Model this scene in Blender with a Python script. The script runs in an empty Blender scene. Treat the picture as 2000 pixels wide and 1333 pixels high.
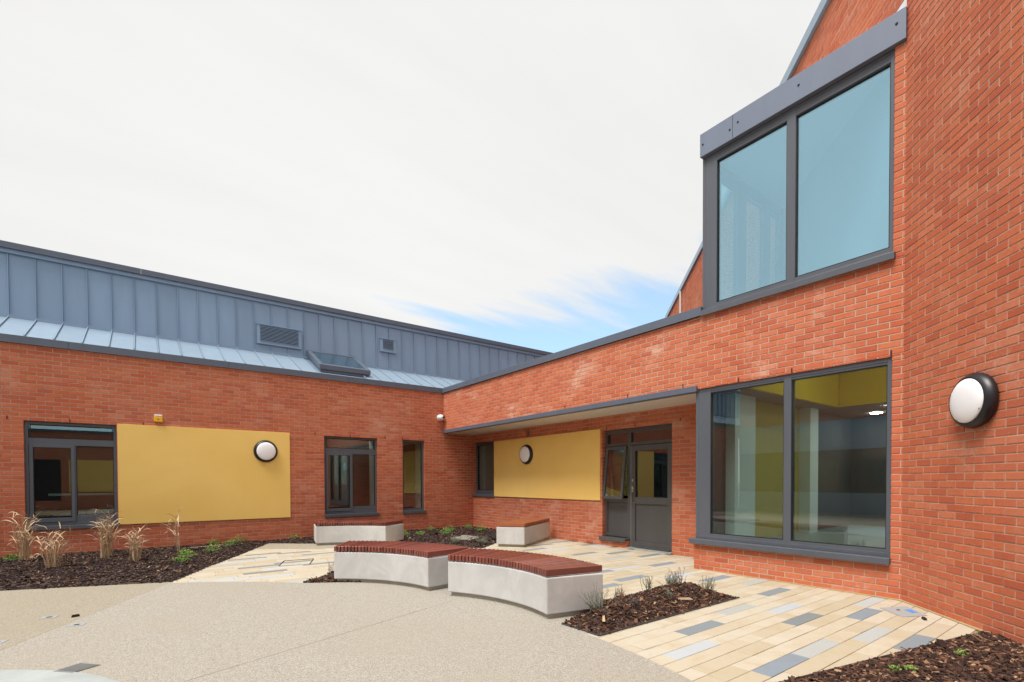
import bpy, math, random
import numpy as np
from mathutils import Matrix, Vector

random.seed(7); rng = np.random.default_rng(7)
S = bpy.context.scene
COL = S.collection

# ------------------------------------------------------------------ camera
FPX, CY, YAW, PIT, ROL, EYE = 962.13, 956.75, 0.6411, -0.01656, -0.00331, 1.35
def cam_axes():
    f = np.array([math.sin(YAW)*math.cos(PIT), math.cos(YAW)*math.cos(PIT), math.sin(PIT)])
    r = np.array([math.cos(YAW), -math.sin(YAW), 0.0]); u = np.cross(r, f)
    return (r*math.cos(ROL)+u*math.sin(ROL), -r*math.sin(ROL)+u*math.cos(ROL), f)
RX, UP, FW = cam_axes()
cd = bpy.data.cameras.new('camera'); cam = bpy.data.objects.new('camera', cd); COL.objects.link(cam)
cd.sensor_width = 36.0; cd.lens = FPX/2000*36.0; cd.shift_y = (CY-666.5)/2000
cd.clip_start = 0.05; cd.clip_end = 2000
cam.matrix_world = Matrix(((RX[0], UP[0], -FW[0], 0), (RX[1], UP[1], -FW[1], 0), (RX[2], UP[2], -FW[2], EYE), (0, 0, 0, 1)))
S.camera = cam
def project(p):
    q = np.asarray(p, float)-np.array([0, 0, EYE]); d = q@FW
    return 1000+FPX*(q@RX)/d, CY-FPX*(q@UP)/d, d

# ------------------------------------------------------------------ sky, sun, exposure
SUN = Vector((-0.44, -0.06, 0.895)).normalized()
W = bpy.data.worlds.new('World'); S.world = W; W.use_nodes = True
nt = W.node_tree; nt.nodes.clear()
def N(tree, typ, **kw):
    n = tree.nodes.new(typ)
    for k, v in kw.items():
        if hasattr(n, k): setattr(n, k, v)
    return n
def mth(tree, op, a, b=None, c=None, clamp=False):
    n = tree.nodes.new('ShaderNodeMath'); n.operation = op; n.use_clamp = clamp
    for i, v in enumerate((a, b, c)):
        if v is None: continue
        if isinstance(v, (int, float)): n.inputs[i].default_value = v
        else: tree.links.new(v, n.inputs[i])
    return n.outputs[0]
def sstep(tree, v, lo, hi, a=0.0, b=1.0):
    n = tree.nodes.new('ShaderNodeMapRange'); n.interpolation_type = 'SMOOTHSTEP'
    for i, x in ((1, lo), (2, hi), (3, a), (4, b)):
        if isinstance(x, (int, float)): n.inputs[i].default_value = x
        else: tree.links.new(x, n.inputs[i])
    tree.links.new(v, n.inputs[0]); return n.outputs[0]
L = nt.links.new
sky = N(nt, 'ShaderNodeTexSky', sky_type='NISHITA', sun_disc=False)
sky.sun_elevation = math.asin(SUN.z); sky.sun_rotation = math.atan2(SUN.x, SUN.y)
sky.air_density = 1.0; sky.dust_density = 0.6; sky.ozone_density = 1.2
tc = N(nt, 'ShaderNodeTexCoord'); sep = N(nt, 'ShaderNodeSeparateXYZ'); L(tc.outputs['Generated'], sep.inputs[0])
zz = mth(nt, 'MAXIMUM', sep.outputs[2], 0.0); den = mth(nt, 'ADD', zz, 0.12)
comb = N(nt, 'ShaderNodeCombineXYZ')
L(mth(nt, 'DIVIDE', sep.outputs[0], den), comb.inputs[0]); L(mth(nt, 'DIVIDE', sep.outputs[1], den), comb.inputs[1])
mp = N(nt, 'ShaderNodeMapping'); L(comb.outputs[0], mp.inputs[0]); mp.inputs['Rotation'].default_value = (0, 0, 0.50); mp.inputs['Scale'].default_value = (0.42, 2.3, 1)
nz = N(nt, 'ShaderNodeTexNoise'); nz.inputs['Scale'].default_value = 0.9; nz.inputs['Detail'].default_value = 8; nz.inputs['Roughness'].default_value = 0.58
L(mp.outputs[0], nz.inputs['Vector'])
nz2 = N(nt, 'ShaderNodeTexNoise'); nz2.inputs['Scale'].default_value = 0.35; nz2.inputs['Detail'].default_value = 5; L(comb.outputs[0], nz2.inputs['Vector'])
front = mth(nt, 'ADD', mth(nt, 'MULTIPLY', sep.outputs[0], math.sin(1.745)), mth(nt, 'MULTIPLY', sep.outputs[1], math.cos(1.745)))
T = mth(nt, 'ADD', mth(nt, 'MULTIPLY_ADD', front, 0.44, 0.092), mth(nt, 'MULTIPLY', mth(nt, 'SUBTRACT', nz.outputs[0], 0.5), 0.72))
cover = sstep(nt, zz, mth(nt, 'SUBTRACT', T, 0.07), mth(nt, 'ADD', T, 0.06), 0.32, 1.0)
grey = mth(nt, 'MULTIPLY', mth(nt, 'SUBTRACT', nz2.outputs[0], 0.5), 0.85)
lum = mth(nt, 'ADD', mth(nt, 'MULTIPLY_ADD', zz, 0.12, 2.74), mth(nt, 'ADD', grey, mth(nt, 'MULTIPLY', mth(nt, 'SUBTRACT', nz.outputs[0], 0.5), 0.55)))
cc = N(nt, 'ShaderNodeCombineColor')
L(mth(nt, 'MULTIPLY', lum, 1.0), cc.inputs[0]); L(mth(nt, 'MULTIPLY', lum, 0.995), cc.inputs[1]); L(mth(nt, 'MULTIPLY', lum, 0.985), cc.inputs[2])
blue = N(nt, 'ShaderNodeMix', data_type='RGBA', blend_type='MULTIPLY'); blue.inputs[0].default_value = 1.0
L(sky.outputs[0], blue.inputs[6]); blue.inputs[7].default_value = (0.58, 0.81, 0.82, 1)
mx = N(nt, 'ShaderNodeMix', data_type='RGBA'); L(cover, mx.inputs[0]); L(blue.outputs[2], mx.inputs[6]); L(cc.outputs[0], mx.inputs[7])
bg = N(nt, 'ShaderNodeBackground'); bg.inputs[1].default_value = 0.1; L(mx.outputs[2], bg.inputs[0])
wo = N(nt, 'ShaderNodeOutputWorld'); L(bg.outputs[0], wo.inputs[0])
sd = bpy.data.lights.new('sun', 'SUN'); sd.energy = 1.5; sd.angle = math.radians(30); sd.color = (1.0, 0.96, 0.9)
so = bpy.data.objects.new('sun', sd); COL.objects.link(so); so.rotation_euler = SUN.to_track_quat('Z', 'Y').to_euler(); so.location = (-8, 0, 20)
vs = S.view_settings; vs.view_transform = 'Standard'; vs.look = 'None'; vs.exposure = 1.70; vs.gamma = 1.0; vs.use_curve_mapping = False
S.render.engine = 'CYCLES'
S.cycles.use_denoising = True; S.cycles.max_bounces = 8; S.cycles.diffuse_bounces = 4; S.cycles.transparent_max_bounces = 16
S.cycles.sample_clamp_indirect = 6.0; S.cycles.caustics_reflective = False; S.cycles.caustics_refractive = False

# ------------------------------------------------------------------ materials
M = {}
def newmat(name):
    m = bpy.data.materials.new(name); m.use_nodes = True; t = m.node_tree; t.nodes.clear()
    o = t.nodes.new('ShaderNodeOutputMaterial'); b = t.nodes.new('ShaderNodeBsdfPrincipled'); t.links.new(b.outputs[0], o.inputs[0])
    M[name] = m; return t, b, o
def ramp(t, v, stops, interp='LINEAR'):
    r = t.nodes.new('ShaderNodeValToRGB'); r.color_ramp.interpolation = interp; e = r.color_ramp.elements
    while len(e) < len(stops): e.new(0.5)
    for k, (p, c) in enumerate(stops): e[k].position = p; e[k].color = (*c, 1)
    t.links.new(v, r.inputs[0]); return r.outputs[0]
def noise(t, scale, detail=4, rough=0.55, vec=None, dist=0.0):
    n = t.nodes.new('ShaderNodeTexNoise'); n.inputs['Scale'].default_value = scale; n.inputs['Detail'].default_value = detail
    n.inputs['Roughness'].default_value = rough; n.inputs['Distortion'].default_value = dist
    if vec is not None: t.links.new(vec, n.inputs['Vector'])
    return n.outputs[0]
def gpos(t, scale=None):
    g = t.nodes.new('ShaderNodeNewGeometry')
    if scale is None: return g.outputs['Position']
    mpn = t.nodes.new('ShaderNodeMapping'); mpn.inputs['Scale'].default_value = scale; t.links.new(g.outputs['Position'], mpn.inputs[0]); return mpn.outputs[0]
def mix(t, f, a, b, bt='MIX'):
    n = t.nodes.new('ShaderNodeMix'); n.data_type = 'RGBA'; n.blend_type = bt
    for i, v in ((0, f), (6, a), (7, b)):
        if isinstance(v, (int, float)): n.inputs[i].default_value = v
        elif isinstance(v, tuple): n.inputs[i].default_value = (*v, 1)
        else: t.links.new(v, n.inputs[i])
    return n.outputs[2]
def bump(t, b, h, strength=0.3, dist=0.01):
    n = t.nodes.new('ShaderNodeBump'); n.inputs['Strength'].default_value = strength; n.inputs['Distance'].default_value = dist
    t.links.new(h, n.inputs['Height']); t.links.new(n.outputs[0], b.inputs['Normal'])
def rnd(t, joined):
    if joined:
        a = t.nodes.new('ShaderNodeAttribute'); a.attribute_name = 'rnd'; return a.outputs['Fac']
    return t.nodes.new('ShaderNodeObjectInfo').outputs['Random']
def simple(name, col, rough=0.6, metal=0.0, var=0.12, scale=3.0, bmp=0.0, bscale=80, spec=0.5, stretch=None):
    t, b, o = newmat(name); p = gpos(t, stretch)
    n = noise(t, scale, 6, 0.6, p); n2 = noise(t, scale*17, 3, 0.5, p)
    v = mth(t, 'ADD', mth(t, 'MULTIPLY', n, 0.65), mth(t, 'MULTIPLY', n2, 0.35))
    c = mix(t, v, tuple(x*(1-var*1.6) for x in col), tuple(min(1, x*(1+var*1.6)) for x in col))
    t.links.new(c, b.inputs['Base Color']); b.inputs['Roughness'].default_value = rough; b.inputs['Metallic'].default_value = metal
    b.inputs['Specular IOR Level'].default_value = spec
    if bmp: bump(t, b, noise(t, bscale, 5, 0.6, gpos(t)), bmp, 0.004)
    return M[name]
def brick_mat(name, joined, stain=0.0, tint=(1, 1, 1)):
    t, b, o = newmat(name); r = rnd(t, joined); p = gpos(t)
    cols = [(0.0, (0.45, 0.108, 0.054)), (0.22, (0.51, 0.130, 0.062)), (0.5, (0.54, 0.147, 0.068)), (0.8, (0.565, 0.166, 0.077)), (1.0, (0.575, 0.19, 0.10))]
    c = ramp(t, r, [(q, tuple(a*k for a, k in zip(cl, tint))) for q, cl in cols])
    n1 = noise(t, 22, 5, 0.65, p); n2 = noise(t, 130, 3, 0.6, p); n3 = noise(t, 0.9, 4, 0.6, p)
    c = mix(t, mth(t, 'MULTIPLY', sstep(t, n1, 0.42, 0.78), 0.42), c, (0.42, 0.095, 0.05), 'MIX')
    c = mix(t, mth(t, 'MULTIPLY', sstep(t, n2, 0.55, 0.8), 0.30), c, (0.66, 0.32, 0.20), 'MIX')
    c = mix(t, mth(t, 'MULTIPLY', sstep(t, n3, 0.35, 0.7), 0.16), c, (0.62, 0.25, 0.16), 'MIX')
    # pale salt bloom: patchy, drawn on some bricks more than on others
    e1 = noise(t, 1.1, 5, 0.7, p, 0.4); e2 = noise(t, 34, 4, 0.7, p)
    e = mth(t, 'MULTIPLY', sstep(t, e1, 0.50, 0.72), sstep(t, mth(t, 'ADD', e2, mth(t, 'MULTIPLY', r, 0.25)), 0.46, 0.82))
    c = mix(t, mth(t, 'MULTIPLY', e, 0.20+stain), c, (0.72, 0.52, 0.42))
    dirt = noise(t, 1.7, 5, 0.65, gpos(t, (1.6, 1.6, 0.28)), 0.3); c = mix(t, mth(t, 'MULTIPLY', sstep(t, dirt, 0.48, 0.75), 0.17), c, (0.34, 0.085, 0.05))
    # lime specks
    sp = t.nodes.new('ShaderNodeTexVoronoi'); sp.inputs['Scale'].default_value = 26; t.links.new(p, sp.inputs['Vector'])
    c = mix(t, mth(t, 'MULTIPLY', sstep(t, sp.outputs['Distance'], 0.06, 0.10, 1.0, 0.0), 0.35), c, (0.75, 0.62, 0.5))
    t.links.new(c, b.inputs['Base Color']); b.inputs['Roughness'].default_value = 0.88; b.inputs['Specular IOR Level'].default_value = 0.25
    h = mth(t, 'ADD', mth(t, 'MULTIPLY', noise(t, 60, 5, 0.7, p), 0.6), mth(t, 'MULTIPLY', noise(t, 320, 2, 0.5, p), 0.4))
    bump(t, b, h, 0.55, 0.004)
    return M[name]
for nm, st in (('a', 0.14), ('b', 0.42), ('c', 0.10)):
    brick_mat('brick_'+nm, False, st); brick_mat('brick_'+nm+'_joined', True, st)
simple('mortar', (0.485, 0.395, 0.31), 0.95, var=0.16, scale=2.0, bmp=0.4, bscale=150, spec=0.2)
t, b, o = newmat('brick_far')     # courses far out of the lens, seen only mirrored in the glass
bt = t.nodes.new('ShaderNodeTexBrick'); bt.inputs['Scale'].default_value = 1.0; bt.inputs['Brick Width'].default_value = 0.225; bt.inputs['Row Height'].default_value = 0.075; bt.inputs['Mortar Size'].default_value = 0.006
for i, cl in ((1, (0.45, 0.12, 0.06)), (2, (0.56, 0.17, 0.085)), (3, (0.44, 0.37, 0.29))): bt.inputs[i].default_value = (*cl, 1)
tco = t.nodes.new('ShaderNodeTexCoord'); sp_ = t.nodes.new('ShaderNodeSeparateXYZ'); t.links.new(gpos(t), sp_.inputs[0]); cb_ = t.nodes.new('ShaderNodeCombineXYZ')
t.links.new(mth(t, 'ADD', sp_.outputs[0], sp_.outputs[1]), cb_.inputs[0]); t.links.new(sp_.outputs[2], cb_.inputs[1]); t.links.new(cb_.outputs[0], bt.inputs[0])
t.links.new(bt.outputs[0], b.inputs['Base Color']); b.inputs['Roughness'].default_value = 0.9

def metal(name, col, rough, met, per_obj=0.0, canning=0.0, streak=0.06):
    t, b, o = newmat(name); p = gpos(t); st = noise(t, 2.2, 5, 0.6, gpos(t, (2.5, 2.5, 0.35))); fine = noise(t, 55, 3, 0.5, p)
    c = mix(t, st, tuple(x*(1-streak*2) for x in col), tuple(x*(1+streak*2) for x in col))
    if per_obj:
        r = rnd(t, False); c = mix(t, mth(t, 'MULTIPLY', r, per_obj), c, tuple(x*0.72 for x in col))
    t.links.new(c, b.inputs['Base Color']); b.inputs['Metallic'].default_value = met
    t.links.new(mth(t, 'MULTIPLY_ADD', fine, 0.12, rough-0.06), b.inputs['Roughness'])
    if canning: bump(t, b, noise(t, 1.6, 2, 0.4, p), canning, 0.05)
    return M[name]
metal('zinc_wall', (0.265, 0.375, 0.52), 0.55, 0.25, 0.35, 0.10)
metal('zinc_roof', (0.32, 0.42, 0.52), 0.42, 0.35, 0.30, 0.12)
metal('zinc_seam', (0.20, 0.28, 0.38), 0.5, 0.3)
metal('coping', (0.10, 0.122, 0.165), 0.42, 0.0)
metal('fascia', (0.165, 0.20, 0.27), 0.38, 0.0, streak=0.05)
metal('frame', (0.090, 0.102, 0.124), 0.40, 0.0, streak=0.08)
metal('frame_door', (0.078, 0.077, 0.080), 0.45, 0.0, streak=0.10)
metal('pale_flashing', (0.78, 0.80, 0.82), 0.45, 0.0)
metal('steel', (0.62, 0.62, 0.62), 0.25, 1.0)
metal('edging', (0.07, 0.075, 0.09), 0.5, 0.3)
metal('grate', (0.24, 0.24, 0.24), 0.55, 0.4)
simple('dark_gap', (0.012, 0.012, 0.014), 0.9)
simple('gasket', (0.010, 0.010, 0.012), 0.6)
def render_mat(name, col):
    t, b, o = newmat(name); p = gpos(t)
    big = noise(t, 0.55, 4, 0.6, p, 0.5); fine = noise(t, 420, 2, 0.6, p); streak = noise(t, 3.0, 5, 0.65, gpos(t, (1.0, 1.0, 0.25)))
    c = mix(t, sstep(t, big, 0.3, 0.72), tuple(x*0.93 for x in col), tuple(x*k for x, k in zip(col, (1.0, 1.03, 1.15))))
    c = mix(t, mth(t, 'MULTIPLY', sstep(t, streak, 0.45, 0.8), 0.14), c, tuple(x*k for x, k in zip(col, (0.84, 0.79, 0.7))))
    c = mix(t, mth(t, 'MULTIPLY', fine, 0.10), c, (0.5, 0.3, 0.08))
    t.links.new(c, b.inputs['Base Color']); b.inputs['Roughness'].default_value = 0.9; b.inputs['Specular IOR Level'].default_value = 0.2
    bump(t, b, fine, 0.25, 0.003)
render_mat('yellow_render', (0.97, 0.66, 0.19))
simple('soffit', (0.62, 0.60, 0.55), 0.8, var=0.05)
simple('plaster', (0.78, 0.80, 0.76), 0.85, var=0.03)
simple('plaster_yellow', (0.72, 0.50, 0.03), 0.85, var=0.03)
simple('plaster_ochre', (0.55, 0.42, 0.12), 0.85, var=0.03)
simple('ceiling_grey', (0.30, 0.27, 0.25), 0.9, var=0.03)
simple('floor_vinyl', (0.30, 0.40, 0.42), 0.35, var=0.06)
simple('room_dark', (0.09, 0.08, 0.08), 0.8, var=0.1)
simple('roof_felt', (0.12, 0.12, 0.125), 0.95)
simple('tarmac', (0.10, 0.10, 0.10), 0.95, var=0.1)
simple('black_plastic', (0.013, 0.012, 0.016), 0.38, var=0.05)
simple('white_plastic', (0.80, 0.80, 0.82), 0.3, var=0.02)
simple('opal', (0.90, 0.91, 0.95), 0.28, var=0.01)
simple('sounder_yellow', (0.85, 0.45, 0.01), 0.35, var=0.03)
simple('sounder_orange', (0.85, 0.16, 0.02), 0.35, var=0.03)
simple('sticker_blue', (0.05, 0.24, 0.62), 0.5)
simple('cover_plate', (0.36, 0.39, 0.40), 0.5, 0.2, var=0.15, scale=12)
simple('slab', (0.21, 0.195, 0.165), 0.95, var=0.2, scale=9, bmp=0.5)
t, b, o = newmat('opening_dark'); b.inputs['Base Color'].default_value = (0.01, 0.01, 0.012, 1)
t, b, o = newmat('downlight_or_fill'); b.inputs['Base Color'].default_value = (1, 1, 1, 1); b.inputs['Emission Color'].default_value = (1, 0.93, 0.80, 1); b.inputs['Emission Strength'].default_value = 32.0  # shared by visible downlights and lamps added to brighten the corner room
def glass(name, base, tint, refl, extra=1.0):
    t, b, o = newmat(name); t.nodes.remove(b)
    tr = t.nodes.new('ShaderNodeBsdfTransparent'); tr.inputs[0].default_value = (*tint, 1)
    gl = t.nodes.new('ShaderNodeBsdfGlossy'); gl.inputs['Color'].default_value = (*refl, 1); gl.inputs['Roughness'].default_value = 0.0
    lw = t.nodes.new('ShaderNodeLayerWeight'); lw.inputs[0].default_value = 0.5
    fr = mth(t, 'MULTIPLY_ADD', mth(t, 'POWER', lw.outputs['Facing'], 5.0), 0.94, 0.05)
    nb = t.nodes.new('ShaderNodeBump'); nb.inputs['Strength'].default_value = 0.004; nb.inputs['Distance'].default_value = 0.02
    t.links.new(noise(t, 0.9, 2, 0.4, gpos(t)), nb.inputs['Height']); t.links.new(nb.outputs[0], gl.inputs['Normal'])
    f = mth(t, 'MULTIPLY_ADD', fr, extra, base, clamp=True)
    ms = t.nodes.new('ShaderNodeMixShader'); t.links.new(f, ms.inputs[0]); t.links.new(tr.outputs[0], ms.inputs[1]); t.links.new(gl.outputs[0], ms.inputs[2]); t.links.new(ms.outputs[0], o.inputs[0])
glass('glass', 0.06, (0.72, 0.80, 0.78), (0.92, 0.96, 1.0), 1.2)
glass('glass_coated', 0.30, (0.78, 0.93, 1.0), (0.60, 0.88, 1.0), 1.1)
glass('glass_roof', 0.30, (0.3, 0.35, 0.35), (0.80, 0.95, 0.98), 1.2)

def concrete_mat(name, col):
    t, b, o = newmat(name); p = gpos(t)
    cl = noise(t, 2.6, 6, 0.65, p, 0.6); st = noise(t, 6, 5, 0.6, gpos(t, (1, 1, 0.12))); fine = noise(t, 190, 3, 0.6, p)
    c = mix(t, sstep(t, cl, 0.3, 0.72), tuple(x*0.86 for x in col), tuple(min(1, x*1.06) for x in col))
    c = mix(t, mth(t, 'MULTIPLY', sstep(t, st, 0.52, 0.8), 0.35), c, tuple(x*k for x, k in zip(col, (0.78, 0.76, 0.70))))
    vo = t.nodes.new('ShaderNodeTexVoronoi'); vo.inputs['Scale'].default_value = 38; t.links.new(p, vo.inputs['Vector'])
    c = mix(t, mth(t, 'MULTIPLY', sstep(t, vo.outputs['Distance'], 0.05, 0.11, 1.0, 0.0), 0.25), c, tuple(x*0.6 for x in col))
    t.links.new(c, b.inputs['Base Color']); b.inputs['Roughness'].default_value = 0.8; b.inputs['Specular IOR Level'].default_value = 0.3
    bump(t, b, fine, 0.12, 0.003)
concrete_mat('concrete', (0.56, 0.56, 0.555)); concrete_mat('concrete_plinth', (0.44, 0.42, 0.36)); concrete_mat('concrete_disc', (0.36, 0.39, 0.385))
def wood_mat(name, col, joined=False):
    t, b, o = newmat(name); tcn = t.nodes.new('ShaderNodeTexCoord'); mpn = t.nodes.new('ShaderNodeMapping'); mpn.inputs['Scale'].default_value = (3, 40, 40)
    t.links.new(tcn.outputs['Object'], mpn.inputs[0]); g = noise(t, 3.0, 6, 0.6, mpn.outputs[0], 0.8); r = rnd(t, joined)
    c = ramp(t, r, [(0, tuple(x*0.55 for x in col)), (0.35, tuple(x*0.9 for x in col)), (0.8, col), (1, tuple(x*k for x, k in zip(col, (1.15, 1.3, 1.35))))])
    c = mix(t, mth(t, 'MULTIPLY', sstep(t, g, 0.4, 0.75), 0.45), c, tuple(x*0.55 for x in col))
    t.links.new(c, b.inputs['Base Color']); b.inputs['Roughness'].default_value = 0.30; b.inputs['Specular IOR Level'].default_value = 0.6; bump(t, b, g, 0.12, 0.003)
wood_mat('hardwood', (0.235, 0.064, 0.046)); wood_mat('hardwood_orange', (0.34, 0.105, 0.045))
def gravel_mat(name, k):
    t, b, o = newmat(name); p = gpos(t)
    v = t.nodes.new('ShaderNodeTexVoronoi'); v.inputs['Scale'].default_value = 165; t.links.new(p, v.inputs['Vector'])
    bw = t.nodes.new('ShaderNodeRGBToBW'); t.links.new(v.outputs['Color'], bw.inputs[0])
    c = ramp(t, bw.outputs[0], [(0.0, (0.20, 0.17, 0.13)), (0.22, (0.44, 0.40, 0.33)), (0.5, (0.56, 0.52, 0.445)), (0.75, (0.63, 0.595, 0.525)), (1.0, (0.74, 0.72, 0.67))])
    n40 = noise(t, 44, 3, 0.6, p); c = mix(t, sstep(t, n40, 0.4, 0.66, 0.22, 0.0), c, (0.20, 0.165, 0.12))
    c = mix(t, sstep(t, v.outputs['Distance'], 0.42, 0.75, 0.0, 0.5), c, (0.16, 0.13, 0.095))
    big = noise(t, 0.8, 5, 0.6, p, 0.6); c = mix(t, mth(t, 'MULTIPLY', sstep(t, big, 0.35, 0.7), 0.42), c, tuple(x*1.0 for x in (0.43, 0.385, 0.30)))
    st = noise(t, 3.1, 4, 0.7, p, 1.0); c = mix(t, mth(t, 'MULTIPLY', sstep(t, st, 0.56, 0.76), 0.24), c, (0.38, 0.30, 0.20))
    c = mix(t, 1.0, c, k, 'MULTIPLY')
    t.links.new(c, b.inputs['Base Color']); b.inputs['Roughness'].default_value = 0.75; b.inputs['Specular IOR Level'].default_value = 0.3
    bump(t, b, v.outputs['Distance'], 0.5, -0.006)
gravel_mat('gravel', (0.765, 0.77, 0.785)); gravel_mat('gravel_bay', (0.715, 0.695, 0.65))
def stone_mat(name, col, joined, var, speck):
    t, b, o = newmat(name); p = gpos(t); r = rnd(t, joined)
    c = ramp(t, r, [(0, tuple(x*k for x, k in zip(col, (0.88, 0.85, 0.78)))), (0.5, col), (1, tuple(min(1, x*k) for x, k in zip(col, (1.03, 1.06, 1.13))))])
    cl = noise(t, 4.5, 6, 0.62, p, 0.5); c = mix(t, mth(t, 'MULTIPLY', sstep(t, cl, 0.42, 0.78), var), c, tuple(x*k for x, k in zip(col, (0.85, 0.74, 0.56))))
    f = noise(t, 300, 2, 0.7, p); c = mix(t, sstep(t, f, 0.55, 0.72, 0.0, speck), c, tuple(x*0.55 for x in col)); c = mix(t, sstep(t, f, 0.28, 0.42, speck, 0.0), c, tuple(min(1, x*1.5) for x in col))
    t.links.new(c, b.inputs['Base Color']); b.inputs['Roughness'].default_value = 0.72; bump(t, b, f, 0.12, 0.003)
for j in (False, True):
    sfx = '_joined' if j else ''
    stone_mat('paver_cream'+sfx, (0.465, 0.412, 0.315), j, 0.65, 0.22)
stone_mat('paver_dark', (0.195, 0.228, 0.255), False, 0.2, 0.5); stone_mat('paver_light', (0.40, 0.425, 0.435), False, 0.2, 0.35)
simple('joint_sand', (0.24, 0.18, 0.10), 0.95, var=0.2, scale=6)
simple('sand', (0.40, 0.31, 0.17), 0.95, var=0.2, scale=14, bmp=0.6, bscale=300)
simple('soil', (0.045, 0.028, 0.022), 0.95, var=0.35, scale=14, bmp=0.9, bscale=60)
def rampmat(name, stops, rough=0.85, trans=0.0, joined=True):
    t, b, o = newmat(name); r = rnd(t, joined); c = ramp(t, r, stops)
    c = mix(t, mth(t, 'MULTIPLY', noise(t, 120, 3, 0.6, gpos(t)), 0.3), c, tuple(x*0.4 for x in stops[len(stops)//2][1]))
    t.links.new(c, b.inputs['Base Color']); b.inputs['Roughness'].default_value = rough; b.inputs['Specular IOR Level'].default_value = 0.25
rampmat('bark_dark', [(0, (0.016, 0.010, 0.010)), (0.5, (0.036, 0.021, 0.019)), (0.78, (0.075, 0.042, 0.033)), (0.92, (0.17, 0.095, 0.06)), (1, (0.40, 0.26, 0.15))])
rampmat('bark_brown', [(0, (0.020, 0.011, 0.009)), (0.4, (0.052, 0.026, 0.019)), (0.7, (0.12, 0.058, 0.037)), (0.9, (0.23, 0.12, 0.07)), (1, (0.46, 0.30, 0.17))])
rampmat('grass_dry', [(0, (0.38, 0.25, 0.135)), (0.5, (0.60, 0.44, 0.27)), (1, (0.80, 0.67, 0.50))], 0.7)
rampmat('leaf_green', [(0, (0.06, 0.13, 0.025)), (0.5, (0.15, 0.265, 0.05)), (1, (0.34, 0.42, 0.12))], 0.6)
rampmat('lavender_leaf', [(0, (0.10, 0.10, 0.075)), (0.5, (0.20, 0.215, 0.16)), (1, (0.33, 0.35, 0.27))], 0.7)
rampmat('lavender_bare', [(0, (0.055, 0.04, 0.045)), (0.5, (0.11, 0.09, 0.085)), (1, (0.22, 0.20, 0.17))], 0.8)

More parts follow.
